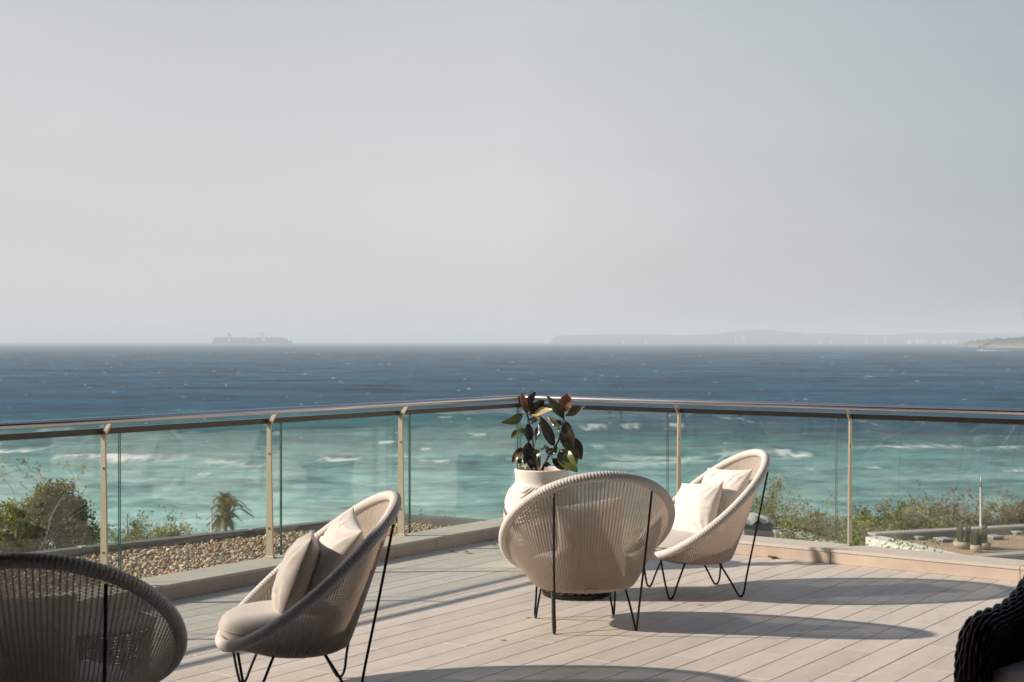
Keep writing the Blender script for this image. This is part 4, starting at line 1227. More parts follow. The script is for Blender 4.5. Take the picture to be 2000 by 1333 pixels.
# big leafy tree at the left edge
def left_tree():
    Y = 27.0
    c = at(70, 1040, Y)
    z0 = float(land_z(c.x, Y))
    t = empty('leafy_tree', (c.x, Y, z0), 0, 'bushy bright green tree with bare twigs above its crown at the left edge', 'tree')
    br, tips = grow(12, c.z - z0 + .5, .8, 4, 4, (0, 0), .4, .07)
    blobs = [(75, 1055, 66, 80, 0), (30, 1060, 70, 60, -.3), (110, 1010, 48, 46, .2), (60, 1015, 46, 42, .3), (120, 960, 26, 20, 0), (150, 1010, 30, 45, -.2), (140, 1065, 36, 40, 0), (10, 1010, 40, 26, .2), (95, 975, 36, 30, 0), (-60, 1060, 70, 70, 0), (-20, 1110, 90, 60, -.4), (90, 1120, 90, 50, 0), (165, 1040, 22, 34, .2)]
    r = np.random.default_rng(4)
    pts = []; 
    for bx, by, rx, rz, dy in blobs:
        p = at(bx, by, Y); k = rx * Y / FPX; kz = rz * Y / FPX
        n = int(330 * (k * kz) / .3)
        q = r.normal(0, 1, (n, 3)); q /= np.linalg.norm(q, axis=1, keepdims=True); q *= r.uniform(.35, 1.0, (n, 1)) ** .6
        pts.append(np.stack([p.x - c.x + q[:, 0] * k, dy + q[:, 1] * k * .9, p.z - z0 + q[:, 2] * kz], -1))
    pts = np.concatenate(pts)
    nzv = vnoise(pts[:, 0] * 5 + 9, pts[:, 2] * 5 + pts[:, 1] * 3, 3)
    pts = pts[nzv > .30]
    link('crown', leaves_mesh('crown', pts, None, .042, 'green', 9, 9, .055), t)
    # trunk and limbs reaching each clump
    base = Vector((0, 0, 0)); B = []
    rr = random.Random(3)
    for bx, by, rx, rz, dy in blobs:
        p = at(bx, by, Y); tgt = Vector((p.x - c.x, dy, p.z - z0))
        m1 = Vector((tgt.x * .25 + rr.uniform(-.2, .2), rr.uniform(-.2, .2), tgt.z * .5))
        B.append((catmull([base, m1, tgt], 5), [.024 - .0018 * i for i in range(11)]))
    # bare limbs seen against the sea (photo outline, each with its own depth)
    limbs = [[(60, 1090), (95, 1035), (112, 980), (135, 950), (160, 930), (168, 905)], [(160, 930), (150, 915), (135, 905), (130, 895)], [(160, 930), (172, 915), (175, 900)],
             [(0, 1048), (30, 1035), (60, 1030), (85, 1030)], [(100, 940), (88, 925), (84, 910), (85, 900)], [(88, 925), (70, 920), (55, 905), (48, 898)], [(95, 940), (80, 930), (62, 925)],
             [(40, 985), (36, 960), (24, 945), (10, 930), (0, 925)], [(0, 942), (12, 930), (18, 925), (17, 890)], [(18, 925), (32, 920), (45, 915)], [(70, 960), (55, 950), (45, 945)],
             [(110, 935), (95, 915), (85, 908)], [(24, 945), (8, 955), (0, 965)], [(70, 1100), (105, 1050), (118, 1000), (140, 960)], [(150, 985), (165, 960), (180, 950)], [(150, 1010), (175, 990), (190, 985)],
             [(170, 1050), (182, 1030), (190, 1010)], [(140, 912), (148, 900)], [(60, 905), (50, 895)], [(165, 1085), (172, 1060), (183, 1035)]]
    for i, Lm in enumerate(limbs):
        dy = rr.uniform(-.7, -.2)
        P = [at(a, b_, Y) for a, b_ in Lm]; P = [Vector((p.x - c.x, dy + .05 * k, p.z - z0)) for k, p in enumerate(P)]
        C_ = catmull(P, 4); k = len(C_)
        w0 = .016 if i in (0, 13, 3) else .009
        B.append((C_, [max(.0035, w0 * (1 - .7 * j / k)) for j in range(k)]))
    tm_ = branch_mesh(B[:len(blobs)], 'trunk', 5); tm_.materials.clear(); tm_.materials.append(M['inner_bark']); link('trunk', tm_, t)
    link('bare_branches', branch_mesh(B[len(blobs):], 'bare_branches', 5), t)
    # few leaves on the bare limbs
    lp = []
    for P, _r in B[len(blobs):]:
        for p in P[len(P) // 2:]:
            if rr.random() < .45: lp.append(tuple(p))
    link('twig_leaves', leaves_mesh('twig_leaves', lp, None, .026, 'lime', 5, 5, .035), t)
left_tree()

def shrub_at(px, py_top, Y, seed, label, name='shrub', cat='shrub', **kw):
    p = at(px, py_top, Y)
    return tree(name, label, cat, p.x, Y, p.z, seed, **kw)
S = [
 # left, beyond the pebble roof
 (300, 1000, 46, 21, 'sparse twiggy shrub beyond the pebble roof left of the palm', dict(pal='dry', dens=3, size=.05, spread=.8, keep=.5, r0=.035, scatter=.10)),
 (345, 1010, 48, 22, 'thin dry shrub just left of the palm beyond the pebble roof', dict(pal='dry', dens=3, size=.05, spread=.9, keep=.55, r0=.03, scatter=.1)),
 (272, 1030, 40, 23, 'small dark green bush beyond the pebble roof edge beside the grey pole', dict(pal='green', dens=7, size=.06, spread=.6, keep=1, r0=.03, scatter=.10)),
 (215, 1005, 38, 24, 'thin sapling with few leaves right of the big left tree', dict(pal='green', dens=3, size=.045, spread=.8, keep=.35, r0=.02, scatter=.08)),
 (520, 1030, 55, 25, 'low grey green bush right of the palm beyond the pebble roof', dict(pal='dry', dens=5, size=.06, spread=.9, keep=.8, r0=.03)),
 (640, 1020, 60, 26, 'low sprig of shrub beyond the pebble roof behind the chair left of centre', dict(pal='lime', dens=3, size=.05, spread=.9, keep=.4, r0=.02)),
 (935, 1008, 55, 27, 'low shrub tips beyond the roof corner left of the white pot', dict(pal='dry', dens=4, size=.06, spread=.9, keep=.6, r0=.02)),
 (1475, 1000, 42, 30, 'dry shrub just right of the tall black leg of the sunlit chair', dict(pal='dry', dens=5, size=.055, spread=.8, keep=.8, r0=.035)),
 (1515, 975, 44, 31, 'grey green thicket shrub behind the small grey shed', dict(pal='dry', dens=5, size=.055, spread=.75, keep=.8, r0=.04)),
 (1562, 932, 45, 32, 'tall wispy shrub rising highest left of the right railing post', dict(pal='dry', dens=4, size=.05, spread=.7, keep=.7, r0=.04)),
 (1600, 985, 41, 33, 'twiggy shrub with bare branches left of the right railing post', dict(pal='dry', dens=5, size=.055, spread=.85, keep=.75, r0=.04)),
 (1640, 1000, 39, 34, 'leafy shrub directly behind the right railing post', dict(pal='green', dens=4, size=.055, spread=.8, keep=.7, r0=.035)),
 (1555, 1022, 33, 35, 'small green bush on the low wall left of the right railing post', dict(pal='green', dens=6, size=.05, spread=.85, keep=1, r0=.025, scatter=.09)),
 (1668, 1028, 30, 36, 'bright lime shrub at the foot of the right railing post', dict(pal='lime', dens=3, size=.045, spread=.7, keep=.5, r0=.02)),
 (1720, 985, 52, 37, 'tawny green bush right of the railing post', dict(pal='dry', dens=6, size=.06, spread=.8, keep=1, r0=.04)),
 (1765, 975, 54, 38, 'dense olive bush between the railing post and the bare crown', dict(pal='green', dens=6, size=.06, spread=.8, keep=1, r0=.04)),
 (1850, 985, 56, 40, 'dense green bush behind the cactus pots', dict(pal='green', dens=6, size=.06, spread=.8, keep=1, r0=.045)),
 (1815, 1000, 51, 41, 'olive bush behind the gravel roof parapet', dict(pal='dry', dens=6, size=.06, spread=.8, keep=1, r0=.04)),
 (1955, 972, 58, 42, 'olive bush right of the light pole', dict(pal='dry', dens=6, size=.06, spread=.75, keep=.9, r0=.04)),
 (2010, 965, 52, 43, 'rusty brown bush cut by the right frame edge', dict(pal='rust', dens=5, size=.06, spread=.75, keep=.8, r0=.04)),
 (1905, 1000, 60, 44, 'low bush filling the gap behind the light pole', dict(pal='green', dens=6, size=.06, spread=.8, keep=1, r0=.04)),
 (1745, 1035, 31, 46, 'spindly sapling with few leaves in front of the white parapet', dict(pal='lime', dens=2, size=.045, spread=.8, keep=.08, r0=.016)),
 (1788, 1045, 31, 47, 'single leafy sprig before the white parapet wall', dict(pal='lime', dens=3, size=.05, spread=.5, keep=.10, r0=.014)),
 (1640, 1040, 30, 48, 'thorny bare shrub at the right kerb left of the railing post', dict(pal='green', dens=2, size=.045, spread=.9, keep=.4, r0=.02)),
]
for px, py, Y, sd, lab, kw in S:
    shrub_at(px, py, Y, sd, lab, **kw)
shrub_at(1840, 938, 55, 39, 'bare reddish crowned tree behind the cactus pots', name='bare_tree', cat='tree', pal='rust', dens=3, size=.04, spread=.95, keep=.35, r0=.11, levels=5, nkid=3, scatter=.05)
# low scrub over the slope (uncountable)
def scrub():
    r = np.random.default_rng(15)
    n = 5200
    x = r.uniform(-34, 44, n); y = r.uniform(30, 92, n)
    ok = (fbm(x / 6, y / 6, 3, 5) > .42) & ~((x > 8) & (y < 42)); x, y = x[ok], y[ok]
    z = land_z(x, y) + r.uniform(0, .55, len(x))
    me_ = leaves_mesh('scrub', np.stack([x, y, z], -1), None, .09, 'dry', 8, 11, .28)
    tag(link('scrub', me_), 'low dry scrub covering the slope down to the sea', 'scrub', kind='stuff')
scrub()

# palm
def palm():
    Y = 66.0
    top = at(440, 1020, Y)
    z0 = float(land_z(top.x, Y))
    p = empty('palm_tree', (top.x, Y, z0), 0, 'small palm with windswept fronds beyond the pebble roof', 'palm tree')
    H = top.z - z0
    P = catmull([(0.1, 0, -.3), (.05, 0, H * .5), (0, 0, H)], 6)
    v, f = tube_np(P, [.17 - .006 * i for i in range(len(P))], 10)
    link('trunk', mesh_np('trunk', [tuple(q) for q in v], f, mat=M['bark'], smooth=True), p)
    fr = [((-4, -46), 0), ((-14, -40), .3), (( 8, -46), -.2), ((20, -42), .4), ((34, -32), 0), ((48, -22), .5), ((-28, -28), .2), ((-36, -8), -.3), ((-38, 6), .3), ((22, -16), -.6), ((30, -2), .4), ((0, -50), -.3), ((-20, -44), -.5), ((27, -38), -.9), ((14, -32), .8), ((-8, -25), -.8), ((-30, 14), .6), ((56, -14), -.1), ((40, -34), .2), ((-22, 22), .5), ((20, 20), -.5), ((2, 26), .2), ((-10, 24), -.6)]
    for k, ((dx, dz), dy) in enumerate(fr):
        s = Y / FPX
        tip = Vector((dx * s, dy * .8, -dz * s))
        L = tip.length
        ctrl = Vector((tip.x * .45, tip.y * .5, max(tip.z * .75, 0) + L * .28))
        A = Vector((0, 0, H)); rach = catmull([A, A + ctrl, A + tip + Vector((0, 0, -.05 * L))], 9)
        V = []; F = []; n0 = 0
        v, f = tube_np(rach, [.02 - .0008 * i for i in range(len(rach))], 4); V += [tuple(q) for q in v]; F += [tuple(q) for q in f]; n0 = len(V)
        for i in range(2, len(rach) - 1):
            t = (rach[i + 1] - rach[i - 1]).normalized(); side = t.cross(Vector((0, 0, 1)))
            if side.length < .1: side = Vector((0, 1, 0))
            side.normalize()
            ll = .42 * math.sin(math.pi * (.12 + .8 * i / len(rach))) * (.8 + .3 * random.random())
            for h in (0, .5):
                base = rach[i].lerp(rach[i + 1], h)
                for sg in (1, -1):
                    tp = base + side * sg * ll * .75 + t * ll * .65 + Vector((0, 0, -.12 * ll))
                    w_ = t * .035
                    V += [tuple(base - w_), tuple(base + w_), tuple(tp)]; F.append((n0, n0 + 1, n0 + 2)); n0 += 3
        c = np.array(LEAFC['palm'])[k % 3] * random.uniform(.8, 1.2)
        me_ = mesh_np('frond', V, F, mat=M['leaf1'], attrs={'col': np.repeat(c[None], len(V), 0)})
        link('frond', me_, p)
palm()

# slim grey lamp poles
def pole(px, pyt, pyb, Y, label, w=.03):
    a = at(px, pyt, Y); z0 = float(land_z(a.x, Y)) - .05
    t = empty('lamp_pole', (a.x, Y, z0), 0, label, 'lamp pole', 'slim grey poles in the garden')
    b = MB(); b.tube([(0, 0, 0), (0, 0, (a.z - z0) * .93)], w, 10); b.build('shaft', M['lamp_pole'], t, smooth=True)
    b = MB(); b.tube([(0, 0, (a.z - z0) * .93), (0, 0, a.z - z0)], w * .55, 8); b.build('tip', M['lamp_pole'], t, smooth=True)
    b = MB(); b.lathe([(0, 0), (w * 2, 0), (w * 2, .03), (w, .05)], n=12); b.build('base_plate', M['lamp_pole'], t)
pole(248, 1003, 1070, 44, 'slim grey pole beyond the pebble roof near the big left tree')
pole(413, 984, 1040, 50, 'slim pale pole just left of the palm')
pole(1916, 930, 1030, 42, 'tall slim pale pole behind the gravel roof with the cactus pots', .042)

# ------------------------------------------------------------------ gravel-roofed building, lower right
def lower_building():
    ZR = -3.5
    def g(x, y, z=ZR): return floor_pt(x, y, z)
    A = g(1703, 1045); B = g(2000, 1029.5); dB = (B - A).xy.normalized(); B2 = A.xy + dB * 16
    C = g(1889, 1091); dC = (g(2000, 1083) - C).xy.normalized(); C2 = C.xy + dC * 14
    b_ = empty('low_building', (A.x, A.y, float(land_z(A.x, A.y))), 0, 'white low building with a brown gravel roof in the lower right', 'building')
    base = Vector((A.x, A.y, float(land_z(A.x, A.y))))
    def L(p, z): return (p[0] - base.x, p[1] - base.y, z - base.z)
    T = .32
    inn = [A.xy, B2, C2, C.xy]
    m_ = MB(); m_.prism([(p[0] - base.x, p[1] - base.y) for p in inn], base.z - base.z - 2, ZR - .15 - base.z)
    m_.build('gravel_roof', [M['roofgravel']], b_)
    def wall(p, q, nm, mt, th=T, z1=ZR, z0=-9.5, cop=True):
        d = (q - p); Ln = d.length; d.normalize(); n = Vector((-d.y, d.x)); c = (p + q) / 2
        m_ = MB(); m_.box(L((c.x, c.y), (z0 + z1) / 2), (Ln, th, z1 - z0), math.atan2(d.y, d.x)); m_.build(nm, mt, b_)
        if cop:
            m_ = MB(); m_.box(L((c.x, c.y), z1 + .025), (Ln + .02, th + .05, .05), math.atan2(d.y, d.x)); m_.build('coping', M['coping'], b_)
    wall(Vector(A.xy), Vector(B2), 'parapet', M['grey_shade_wall'])  # far parapet: the shade on its inner face is put into the grey
    wall(Vector(A.xy) + Vector((-.02, -.3)), Vector(C.xy), 'parapet', M['whitewall'], th=.5, cop=False)
    wall(Vector(C.xy), Vector(C2), 'parapet', M['grey_shade_wall'], th=.25)  # near parapet: grey stands in for shade on the face towards the camera
    wall(Vector(C2), Vector(B2), 'parapet', M['whitewall'])
    # roof vents
    for k, (px, py) in enumerate(((1791, 1052), (1843, 1056), (1941, 1051), (1982, 1042))):
        v = g(px, py, ZR - .12); t = empty('roof_vent', (v.x, v.y, ZR - .15), R(20), ['flat grey roof hatch nearest the left corner of the gravel roof', 'larger flat grey roof hatch left of the cactus pots', 'flat grey roof hatch just right of the cactus pots', 'small grey roof hatch at the far parapet by the right frame edge'][k], 'roof hatch', 'flat hatches on the gravel roof')
        s_ = (.18, .30, .30, .18)[k]
        m_ = MB(); m_.box((0, 0, .03), (s_, .34, .06)); m_.build('curb', M['grey_shade_wall'], t)
        m_ = MB(); m_.box((0, 0, .078), (s_ + .05, .40, .034), bev=.008); m_.build('lid', M['coping'], t)
    # cactus pots
    for k, (px, py, r_, hc, n_) in enumerate(((1880, 1072, .23, .52, 11), (1907, 1079, .15, .42, 6), (1922, 1074, .17, .55, 7))):
        v = g(px, py, ZR - .15); lab = ['largest clay bowl of column cactus on the gravel roof', 'smallest clay bowl of cactus in front of the other two on the gravel roof', 'clay bowl of cactus at the right of the three on the gravel roof'][k]
        t = empty('cactus_pot', (v.x, v.y, ZR - .15), 0, lab, 'cactus pot', 'cactus bowls on the gravel roof')
        m_ = MB(); m_.lathe([(r_ * .5, 0), (r_ * .9, .05), (r_, .11), (r_ * .97, .16), (r_ * .85, .18), (0, .16)], n=24); m_.build('bowl', M['claypot'], t, smooth=True)
        rr = random.Random(k + 5)
        for j in range(n_):
            a = 6.28 * j / n_ + rr.random(); q = r_ * .75 * math.sqrt(rr.random()); x, y = q * math.cos(a), q * math.sin(a)
            h = hc * rr.uniform(.65, 1.0); rad = rr.uniform(.028, .042); seg = 7
            V = []; nn = 14
            for i in range(seg + 1):
                tt = i / seg; rv = rad * (1 if tt < .85 else math.sqrt(max(0.02, 1 - ((tt - .85) / .15) ** 2)))
                for kk in range(nn):
                    rk = rv * (1.0 if kk % 2 else .78)
                    V.append((x * (1 + .25 * tt) + rk * math.cos(6.283 * kk / nn), y * (1 + .25 * tt) + rk * math.sin(6.283 * kk / nn), .15 + h * tt))
            F = [(i * nn + kk, i * nn + (kk + 1) % nn, (i + 1) * nn + (kk + 1) % nn, (i + 1) * nn + kk) for i in range(seg) for kk in range(nn)]
            link('cactus_stem', mesh_np('cactus_stem', V, F, mat=M['cactus']), t)
lower_building()

# small louvred plant box and low garden walls behind the sunlit chair
def shed():
    Y = 29; p = at(1468, 1060, Y)
    z0 = float(land_z(p.x, Y)); zt = at(1468, 1020, Y).z
    t = empty('plant_shed', (p.x, Y, z0), R(12), 'small grey louvred shed with a pale cover behind the sunlit chair', 'shed')
    w = .60
    m_ = MB(); m_.box((0, 0, (zt - z0) / 2), (w, .7, zt - z0 - .02)); m_.build('cabinet', M['grey_shade_wall'], t)
    for s_ in (-1, 1):
        for k in range(14):
            m_ = MB(); m_.box((s_ * .145, -.36, zt - z0 - .05 - k * .055), (.25, .02, .034), tilt=Matrix.Rotation(R(-25), 3, 'X')); m_.build('louvre', M['edge'], t)
    m_ = MB()
    n = 16; V = []; F = []
    for i in range(n):
        for j in range(n):
            x = (i / (n - 1) - .5) * .74; y = (j / (n - 1) - .5) * .85
            V.append((x, y, zt - z0 + .05 + .10 * (1 - (2 * abs(x) / .74) ** 2) + .035 * math.sin(x * 23 + y * 9) + (-.10 if i in (0, n - 1) or j in (0, n - 1) else 0)))
    F = [(i * n + j, (i + 1) * n + j, (i + 1) * n + j + 1, i * n + j + 1) for i in range(n - 1) for j in range(n - 1)]
    link('cover_sheet', mesh_np('cover_sheet', V, F, mat=M['coping'], smooth=True), t)
shed()
def low_wall(pts, Z, label, h=.35, mt='coping', th=.3):
    P = [floor_pt(x, y, Z).xy for x, y in pts]
    w = empty('garden_wall', (P[0].x, P[0].y, Z), 0, label, 'wall')
    for a, b_ in zip(P[:-1], P[1:]):
        d = b_ - a; L = d.length; d.normalize(); c = (a + b_) / 2 - P[0]
        m_ = MB(); m_.box((c.x, c.y, -1.2), (L + th * .4, th, 2.4), math.atan2(d.y, d.x)); m_.build('wall_run', M['grey_shade_wall' if mt == 'coping' else mt], w)
        m_ = MB(); m_.box((c.x, c.y, .03), (L + th * .5, th + .06, .06), math.atan2(d.y, d.x)); m_.build('coping', M['coping'], w)
low_wall([(1440, 1040), (1520, 1037), (1526, 1042), (1560, 1041), (1590, 1056), (1640, 1068)], -3.6, 'grey stepped garden wall with pale coping behind the sunlit chair')
m_ = MB(); m_.prism([tuple(floor_pt(1420, 1046, -3.75).xy), tuple(floor_pt(1540, 1044, -3.75).xy), tuple(floor_pt(1580, 1062, -3.75).xy), tuple(floor_pt(1600, 1100, -3.75).xy), tuple(floor_pt(1400, 1100, -3.75).xy)], -6.2, -3.75)
tag(m_.build('garden_terrace', M['roofgravel']), kind='structure')

# ------------------------------------------------------------------ far shore, ship, headland
def ridge(name, label, cat, prof, D, depth, z_bottom, mt, kind=None, seed=1, rough=.04):
    """land mass whose skyline follows prof [(px, height m)], standing D away, 'depth' m thick"""
    xs = np.linspace(prof[0][0], prof[-1][0], 260)
    hs = np.interp(xs, [p[0] for p in prof], [p[1] for p in prof])
    n = 26; V = np.zeros((len(xs), n, 3))
    for j in range(n):
        t = j / (n - 1)
        y = D + (t - .12) * depth
        s = math.sin(math.pi * min(1, (t * .9 + .03))) ** .8
        X = (xs - 1000) * D / FPX
        nz = fbm(X / (depth * .12) + seed, np.full_like(X, t * 9), 5, seed)
        Z = SEA_Z - 3 + (hs + 3) * s * (1 - rough * 5 * (1 - s)) + hs * rough * (nz - .5) * 4 * s
        V[:, j] = np.stack([X, np.full_like(X, y) + (nz - .5) * depth * .08, Z], -1)
    i = np.arange(len(xs) - 1)[:, None] * n + np.arange(n - 1)[None]
    F = np.stack([i, i + n, i + n + 1, i + 1], -1).reshape(-1, 4)
    o = link(name, mesh_np(name, V.reshape(-1, 3), F, mat=mt, smooth=True)); tag(o, label, cat, kind=kind); return o
DH = 9200
k = DH / FPX
def hh(y): return (666.5 - y) * k + HSEA
ridge('hills', None, None, [(1076, 0), (1090, hh(656)), (1150, hh(653.5)), (1230, hh(652.5)), (1300, hh(652.5)), (1360, hh(655)), (1420, hh(652)), (1460, hh(647)), (1500, hh(643)), (1540, hh(644)), (1580, hh(648)), (1610, hh(653)),
      (1640, hh(650)), (1700, hh(652.5)), (1760, hh(654.5)), (1800, hh(653)), (1850, hh(649)), (1900, hh(650)), (1950, hh(648.5)), (1990, hh(652)), (2050, hh(654)), (2150, hh(650)), (2400, hh(652))], DH, 1500, -18, M['haze_hill'], kind='structure', seed=3)
ridge('hills', None, None, [(1860, hh(658)), (1930, hh(654)), (1965, hh(646)), (2000, hh(644)), (2100, hh(640)), (2400, hh(640))], DH + 2200, 1200, -18, M['haze_hill'], kind='structure', seed=8)
# headland on the right, nearer
def headland():
    D0 = 3300
    xs = np.linspace(0, 1, 240); n = 60
    V = np.zeros((len(xs), n, 3))
    for i, t in enumerate(xs):
        px = 1882 + 320 * t
        Dn = 4300 - 1750 * t ** .5          # near shore distance
        X = (px - 1000) * Dn / FPX
        h = 22 * (1 - math.exp(-t * 5.2)) + 2
        for j in range(n):
            s = j / (n - 1)
            y = Dn + s * (500 + 700 * t)
            z = SEA_Z - 1.5 + h * (min(1, s * 9) ** .6 * .35 + .65 * math.sin(math.pi * min(.5, s * .9)) ** 1.2) * (1 if s < .8 else max(0, (1 - s) / .2))
            V[i, j] = (X * (y / Dn) ** .0 + s * 120, y, z)
    X_, Y_ = V[..., 0], V[..., 1]
    V[..., 2] += (fbm(X_ / 26, Y_ / 40, 6, 12, .75) - .5) * 15 * np.clip(np.linspace(0, 1, n) * 8, 0, 1)[None]
    ii = np.arange(len(xs) - 1)[:, None] * n + np.arange(n - 1)[None]
    F = np.stack([ii, ii + n, ii + n + 1, ii + 1], -1).reshape(-1, 4)
    zc = V[:-1, :-1, 2].reshape(-1)
    fm = np.where(zc < SEA_Z + 6.5 + rng.uniform(-4, 4, len(zc)), 1, 0)
    o = link('headland', mesh_np('headland', V.reshape(-1, 3), F, mats=[M['headland'], M['rock']], fmat=fm, smooth=True)); tag(o, kind='structure')
headland()

def ship():
    D = 6900; s = D / FPX
    x0 = (414 - 1000) * s; x1 = (572 - 1000) * s; L = x1 - x0
    t = empty('container_ship', ((x0 + x1) / 2, D, SEA_Z), 0, 'long container ship faint in the haze on the horizon', 'container ship')
    H = L / 2
    Wd = 28
    m_ = MB()
    st = [(-H, 15, .5), (-H * .96, 16, .8), (-H * .8, 16, 1), (0, 15, 1), (H * .85, 16, .9), (H * .95, 19, .45), (H, 21, .05)]
    V = []; F = []
    for x, zt, wf in st:
        xb = x if abs(x) < H * .9 else x * .965
        V += [(xb, -Wd * wf * .8, -2), (x, -Wd * wf, zt), (x, Wd * wf, zt), (xb, Wd * wf * .8, -2)]
    for i in range(len(st) - 1):
        for j in range(4): F.append((i * 4 + j, (i + 1) * 4 + j, (i + 1) * 4 + (j + 1) % 4, i * 4 + (j + 1) % 4))
    F += [(0, 1, 2, 3), tuple(len(V) - 4 + q for q in (3, 2, 1, 0))]
    m_.add(V, F); m_.build('hull', M['hull'], t)
    cm = [mat('container_paint_%d' % i, c, .6, noise=(.05, .5, tuple(v * .6 for v in c))) for i, c in enumerate([(.13, .05, .04), (.05, .07, .12), (.18, .16, .14), (.08, .10, .08), (.16, .09, .05)])]
    rr = random.Random(2)
    x = -H * .93; i = 0
    while x < H * .86:
        f = (x + H) / L
        if not (.20 < f < .235) and not (.60 < f < .635):
            for row in range(3):
                hgt = rr.choice([13, 15.5, 18, 18, 20.5]) * (1 if f < .88 else .7)
                for q in range(2):
                    m_ = MB(); m_.box((x + 6, (row - 1) * 15, 15 + hgt * (q + .5) / 2), (12.3, 14, hgt / 2 - .2)); m_.build('container_stack', cm[rr.randrange(5)], t)
        x += 13.6
    m_ = MB(); m_.box((-H + L * .218, 0, 28), (9, 34, 28)); m_.box((-H + L * .218, 0, 44), (11, 50, 4)); m_.build('funnel_house', M['farwhite'], t)
    m_ = MB(); m_.box((-H + L * .205, 0, 50), (8, 12, 18)); m_.build('funnel', M['red'], t)
    m_ = MB(); m_.box((-H + L * .618, 0, 36), (10, 40, 44)); m_.box((-H + L * .618, 0, 55), (12, 54, 5)); m_.tube([(-H + L * .618, 0, 56), (-H + L * .618, 0, 66)], 2.2, 6); m_.build('bridge_tower', M['farwhite'], t)
ship()

def turbine(px, pyt, seed, label):
    D = DH + 700; b0 = at(px, 664, D); tp = at(px, pyt, D)
    z0 = float(SEA_Z); H = tp.z - z0
    H = max(H, 60)
    t = empty('wind_turbine', (b0.x, D, z0), random.Random(seed).uniform(-.4, .4), label, 'wind turbine', 'wind turbines on the hazy far hills')
    m_ = MB(); m_.tube([(0, 0, 0), (0, 0, H * .82)], [4.2, 2.4], 8); m_.build('tower', M['farwhite'], t)
    r = H * .3; a0 = random.Random(seed).uniform(0, 2)
    for k_ in range(3):
        a = a0 + k_ * 2.094
        d = Vector((math.cos(a), 0, math.sin(a))); n = Vector((-math.sin(a), 0, math.cos(a))); c = Vector((0, -6, H * .82))
        m_ = MB(); V = [c + n * 2.0, c - n * 2.0, c + d * r - n * .5, c + d * r + n * .5]; V2 = [v + Vector((0, 1.2, 0)) for v in V]
        m_.add(V + V2, [(0, 1, 2, 3), (7, 6, 5, 4), (0, 4, 5, 1), (1, 5, 6, 2), (2, 6, 7, 3), (3, 7, 4, 0)]); m_.build('blade', M['farwhite'], t)
ORD = 'first second third fourth fifth sixth seventh eighth ninth tenth eleventh twelfth thirteenth fourteenth fifteenth sixteenth seventeenth eighteenth'.split()
for i_, (px_, py_) in enumerate(((1524, 634), (1548, 640), (1588, 639), (1600, 642), (1614, 640), (1618, 638), (1638, 632), (1641, 636), (1658, 633), (1665, 637), (1731, 645), (1744, 641), (1765, 647), (1772, 645), (1778, 637), (1785, 634), (1814, 643), (1847, 640))):
    turbine(px_, py_, i_ + 70, ORD[i_] + ' pale wind turbine from the left on the hazy far hills')
def far_building(px, y0, y1, w, label, D=DH - 350, name='shore_building', grp='pale buildings along the far shore'):
    p = at(px, y0, D); z1 = p.z; s = D / FPX
    t = empty(name, (p.x, D, SEA_Z), 0, label, 'building', grp)
    H = z1 - SEA_Z
    m_ = MB(); m_.box((0, 0, H / 2), (w * s, w * s, H)); m_.build('wall', M['farwhite'], t)
    m_ = MB(); m_.box((0, 0, H + 1), (w * s * .6, w * s * .6, 2.5)); m_.build('roof', M['coping'], t)
far_building(1452, 656, 668, 5, 'pale tower alone on the far shore below the highest hill', grp=None)
far_building(1438, 659, 667, 3, 'small pale block just left of the far shore tower', grp=None)
for q, (px_, y0_, w_) in enumerate(((1217, 664.5, 4), (1262, 664.5, 4), (1603, 663.5, 3.5), (1624, 665.5, 3.5), (1630, 666, 2.5), (1730, 658.5, 2.5), (1692, 661, 2.5), (1778, 665.5, 8), (1793, 663, 6), (1800, 660.5, 5), (1806, 664.5, 8), (1825, 664, 3), (1845, 665.5, 6), (1858, 666, 5), (1868, 665.5, 4))):
    far_building(px_, y0_, 668, w_, ORD[q] + ' tiny pale building from the left along the hazy far shore')

def motorboat():
    p = floor_pt(1938, 686, SEA_Z)
    p = Vector(((1917 - 1000) * 2350 / FPX, 2350, SEA_Z))
    t = empty('motorboat', p, R(180), 'tiny white motorboat trailing a wake below the right headland', 'boat')
    m_ = MB(); V = []; F = []
    st = [(-6, 1.6, 1.0), (0, 1.8, 1.1), (4, 1.2, 1.4), (7, .05, 1.8)]
    for x, w_, z in st: V += [(x, -w_ * .6, -.3), (x, -w_, z), (x, w_, z), (x, w_ * .6, -.3)]
    for i in range(3):
        for j in range(4): F.append((i * 4 + j, (i + 1) * 4 + j, (i + 1) * 4 + (j + 1) % 4, i * 4 + (j + 1) % 4))
    F += [(0, 1, 2, 3), (15, 14, 13, 12)]
    m_.add(V, F); m_.build('hull', M['farwhite'], t)
    m_ = MB(); m_.box((-1, 0, 2.0), (4, 2.2, 1.6), bev=.3); m_.build('cabin', M['farwhite'], t)
    # wake on the water: broken foam, one object
    rr = random.Random(9); m_ = MB()
    for k_ in range(90):
        f = rr.random() ** 1.4; x = f * 62; y = rr.gauss(0, 3 + 10 * f); sz = rr.uniform(1.2, 3.0) * (1.2 - f); 
        m_.add([(p.x + x - sz, p.y + y, SEA_Z + .35), (p.x + x, p.y + y - sz * .7, SEA_Z + .5), (p.x + x + sz, p.y + y, SEA_Z + .35), (p.x + x, p.y + y + sz * .7, SEA_Z + 1.2 * (1 - f) + .4)], [(0, 1, 2, 3)])
    tag(m_.build('wake', M['farwhite']), 'white foam wake behind the tiny motorboat', 'wake', kind='stuff')
motorboat()

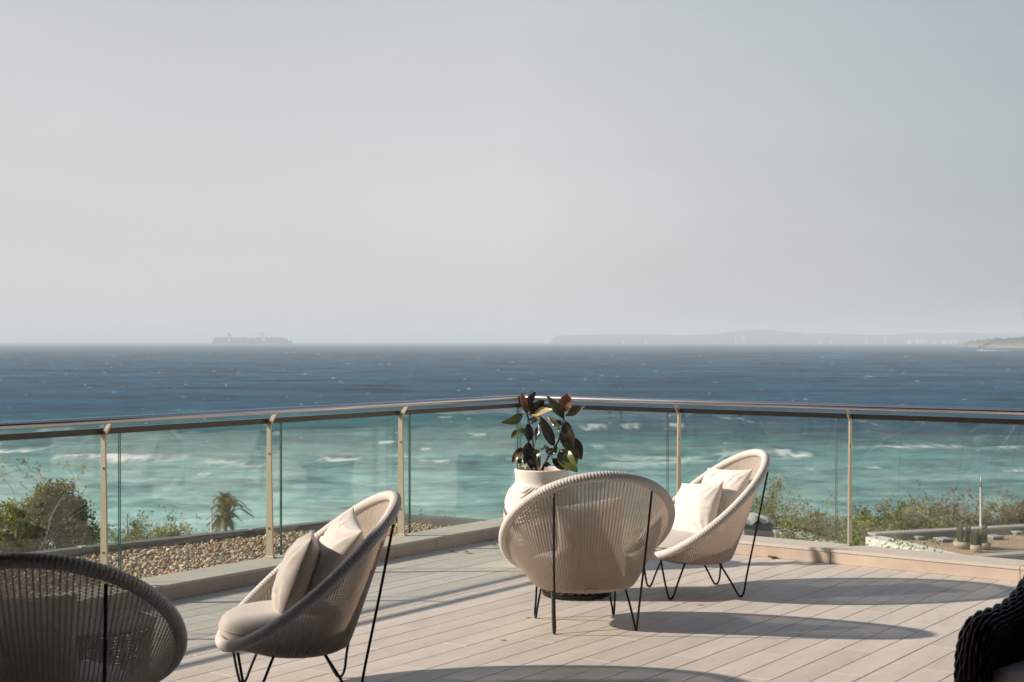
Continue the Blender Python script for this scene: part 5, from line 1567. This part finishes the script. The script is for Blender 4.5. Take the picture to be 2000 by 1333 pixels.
# ------------------------------------------------------------------ the hotel around the camera (mirrored in the glass, shades the foreground; side walls and wing added, unseen)
def hotel():
    c = empty('terrace_canopy', (0, 0, 0), 0, 'flat timber lined canopy of the hotel over the near end of the terrace', 'canopy')
    m_ = MB(); m_.box((-3, -1.35, 4.42), (26, 14.18, .30)); m_.build('roof_slab', M['whitewall'], c)
    m_ = MB(); m_.box((-3, -1.35, 4.25), (25.8, 14.0, .03)); m_.build('soffit', M['soffit'], c)
    for x in (-12, -7.2, 7.2):
        m_ = MB(); m_.box((x, 4.6, 2.115), (.28, .28, 4.23)); m_.build('column', M['whitewall'], c)
    h = empty('hotel_building', (0, -4.2, 0), 0, 'hotel front with dark glazed doors behind the terrace', 'building')
    m_ = MB(); m_.box((0, -.2, 2.1), (26, .3, 4.24)); m_.build('wall', M['slab'], h)
    for k_ in range(9):
        m_ = MB(); m_.box((-10 + k_ * 2.5, 0, 1.35), (2.1, .06, 2.6)); f_ = m_.build('door', M['soffit'], h)
        m_ = MB(); m_.box((-10 + k_ * 2.5, .045, 1.38), (1.9, .02, 2.4)); m_.build('pane', M['darkglass'], f_)
hotel()
def shade_walls():  # side walls added out of view to block light and darken the foreground chairs
    w = empty('shade_wall', (0, 0, 0), 0, 'added dark side wall blocking light at the left end of the covered terrace', 'wall')
    m_ = MB(); m_.box((-5.3, -.1, 2.11), (.2, 7.9, 4.22)); m_.build('cladding', M['soffit'], w)
    w = empty('shade_wall', (0, 0, 0), 0, 'added dark side wall blocking light at the right end of the covered terrace', 'wall')
    m_ = MB(); m_.box((5.6, .2, 2.11), (.2, 8.6, 4.22)); m_.build('cladding', M['soffit'], w)
shade_walls()
def wing():  # added out of view to give the left glass something bright to reflect
    w = empty('reflected_wing', (20, 21.2, -6.5), 0, 'added white hotel wing, out of view, mirrored in the left glass', 'building')
    m_ = MB(); m_.box((3, 0, 6.5), (6, 26, 13)); m_.build('wall', M['whitewall'], w)
    rr = random.Random(4)
    for r_ in range(4):
        for c_ in range(7):
            y = -11 + c_ * 3.7; z = 1.6 + r_ * 3.1
            m_ = MB(); m_.box((-.03, y, z), (.1, 1.3, 1.5)); f_ = m_.build('window', M['soffit'], w)
            m_ = MB(); m_.box((-.10, y, z), (.04, 1.15, 1.35)); m_.build('pane', M['darkglass'], f_)
        m_ = MB(); m_.box((-.3, 0, .3 + r_ * 3.1), (.6, 25, .2)); m_.build('balcony', M['whitewall'], w)
wing()

# ------------------------------------------------------------------ sea air
def haze():
    b = MB(); b.box((0, 5000, (90 - 19.5) / 2), (36000, 42000, 90 + 19.5))
    o = b.build('haze', [])
    m = bpy.data.materials.new('sea_haze'); m.use_nodes = True
    n, l = m.node_tree.nodes, m.node_tree.links
    n.remove(n['Principled BSDF'])
    v = n.new('ShaderNodeVolumePrincipled')
    v.inputs['Color'].default_value = (.84, .93, 1.0, 1)
    v.inputs['Density'].default_value = .0002
    v.inputs['Anisotropy'].default_value = 0.0
    l.new(v.outputs[0], n['Material Output'].inputs['Volume'])
    o.data.materials.append(m)
    tag(o, kind='stuff')
haze()
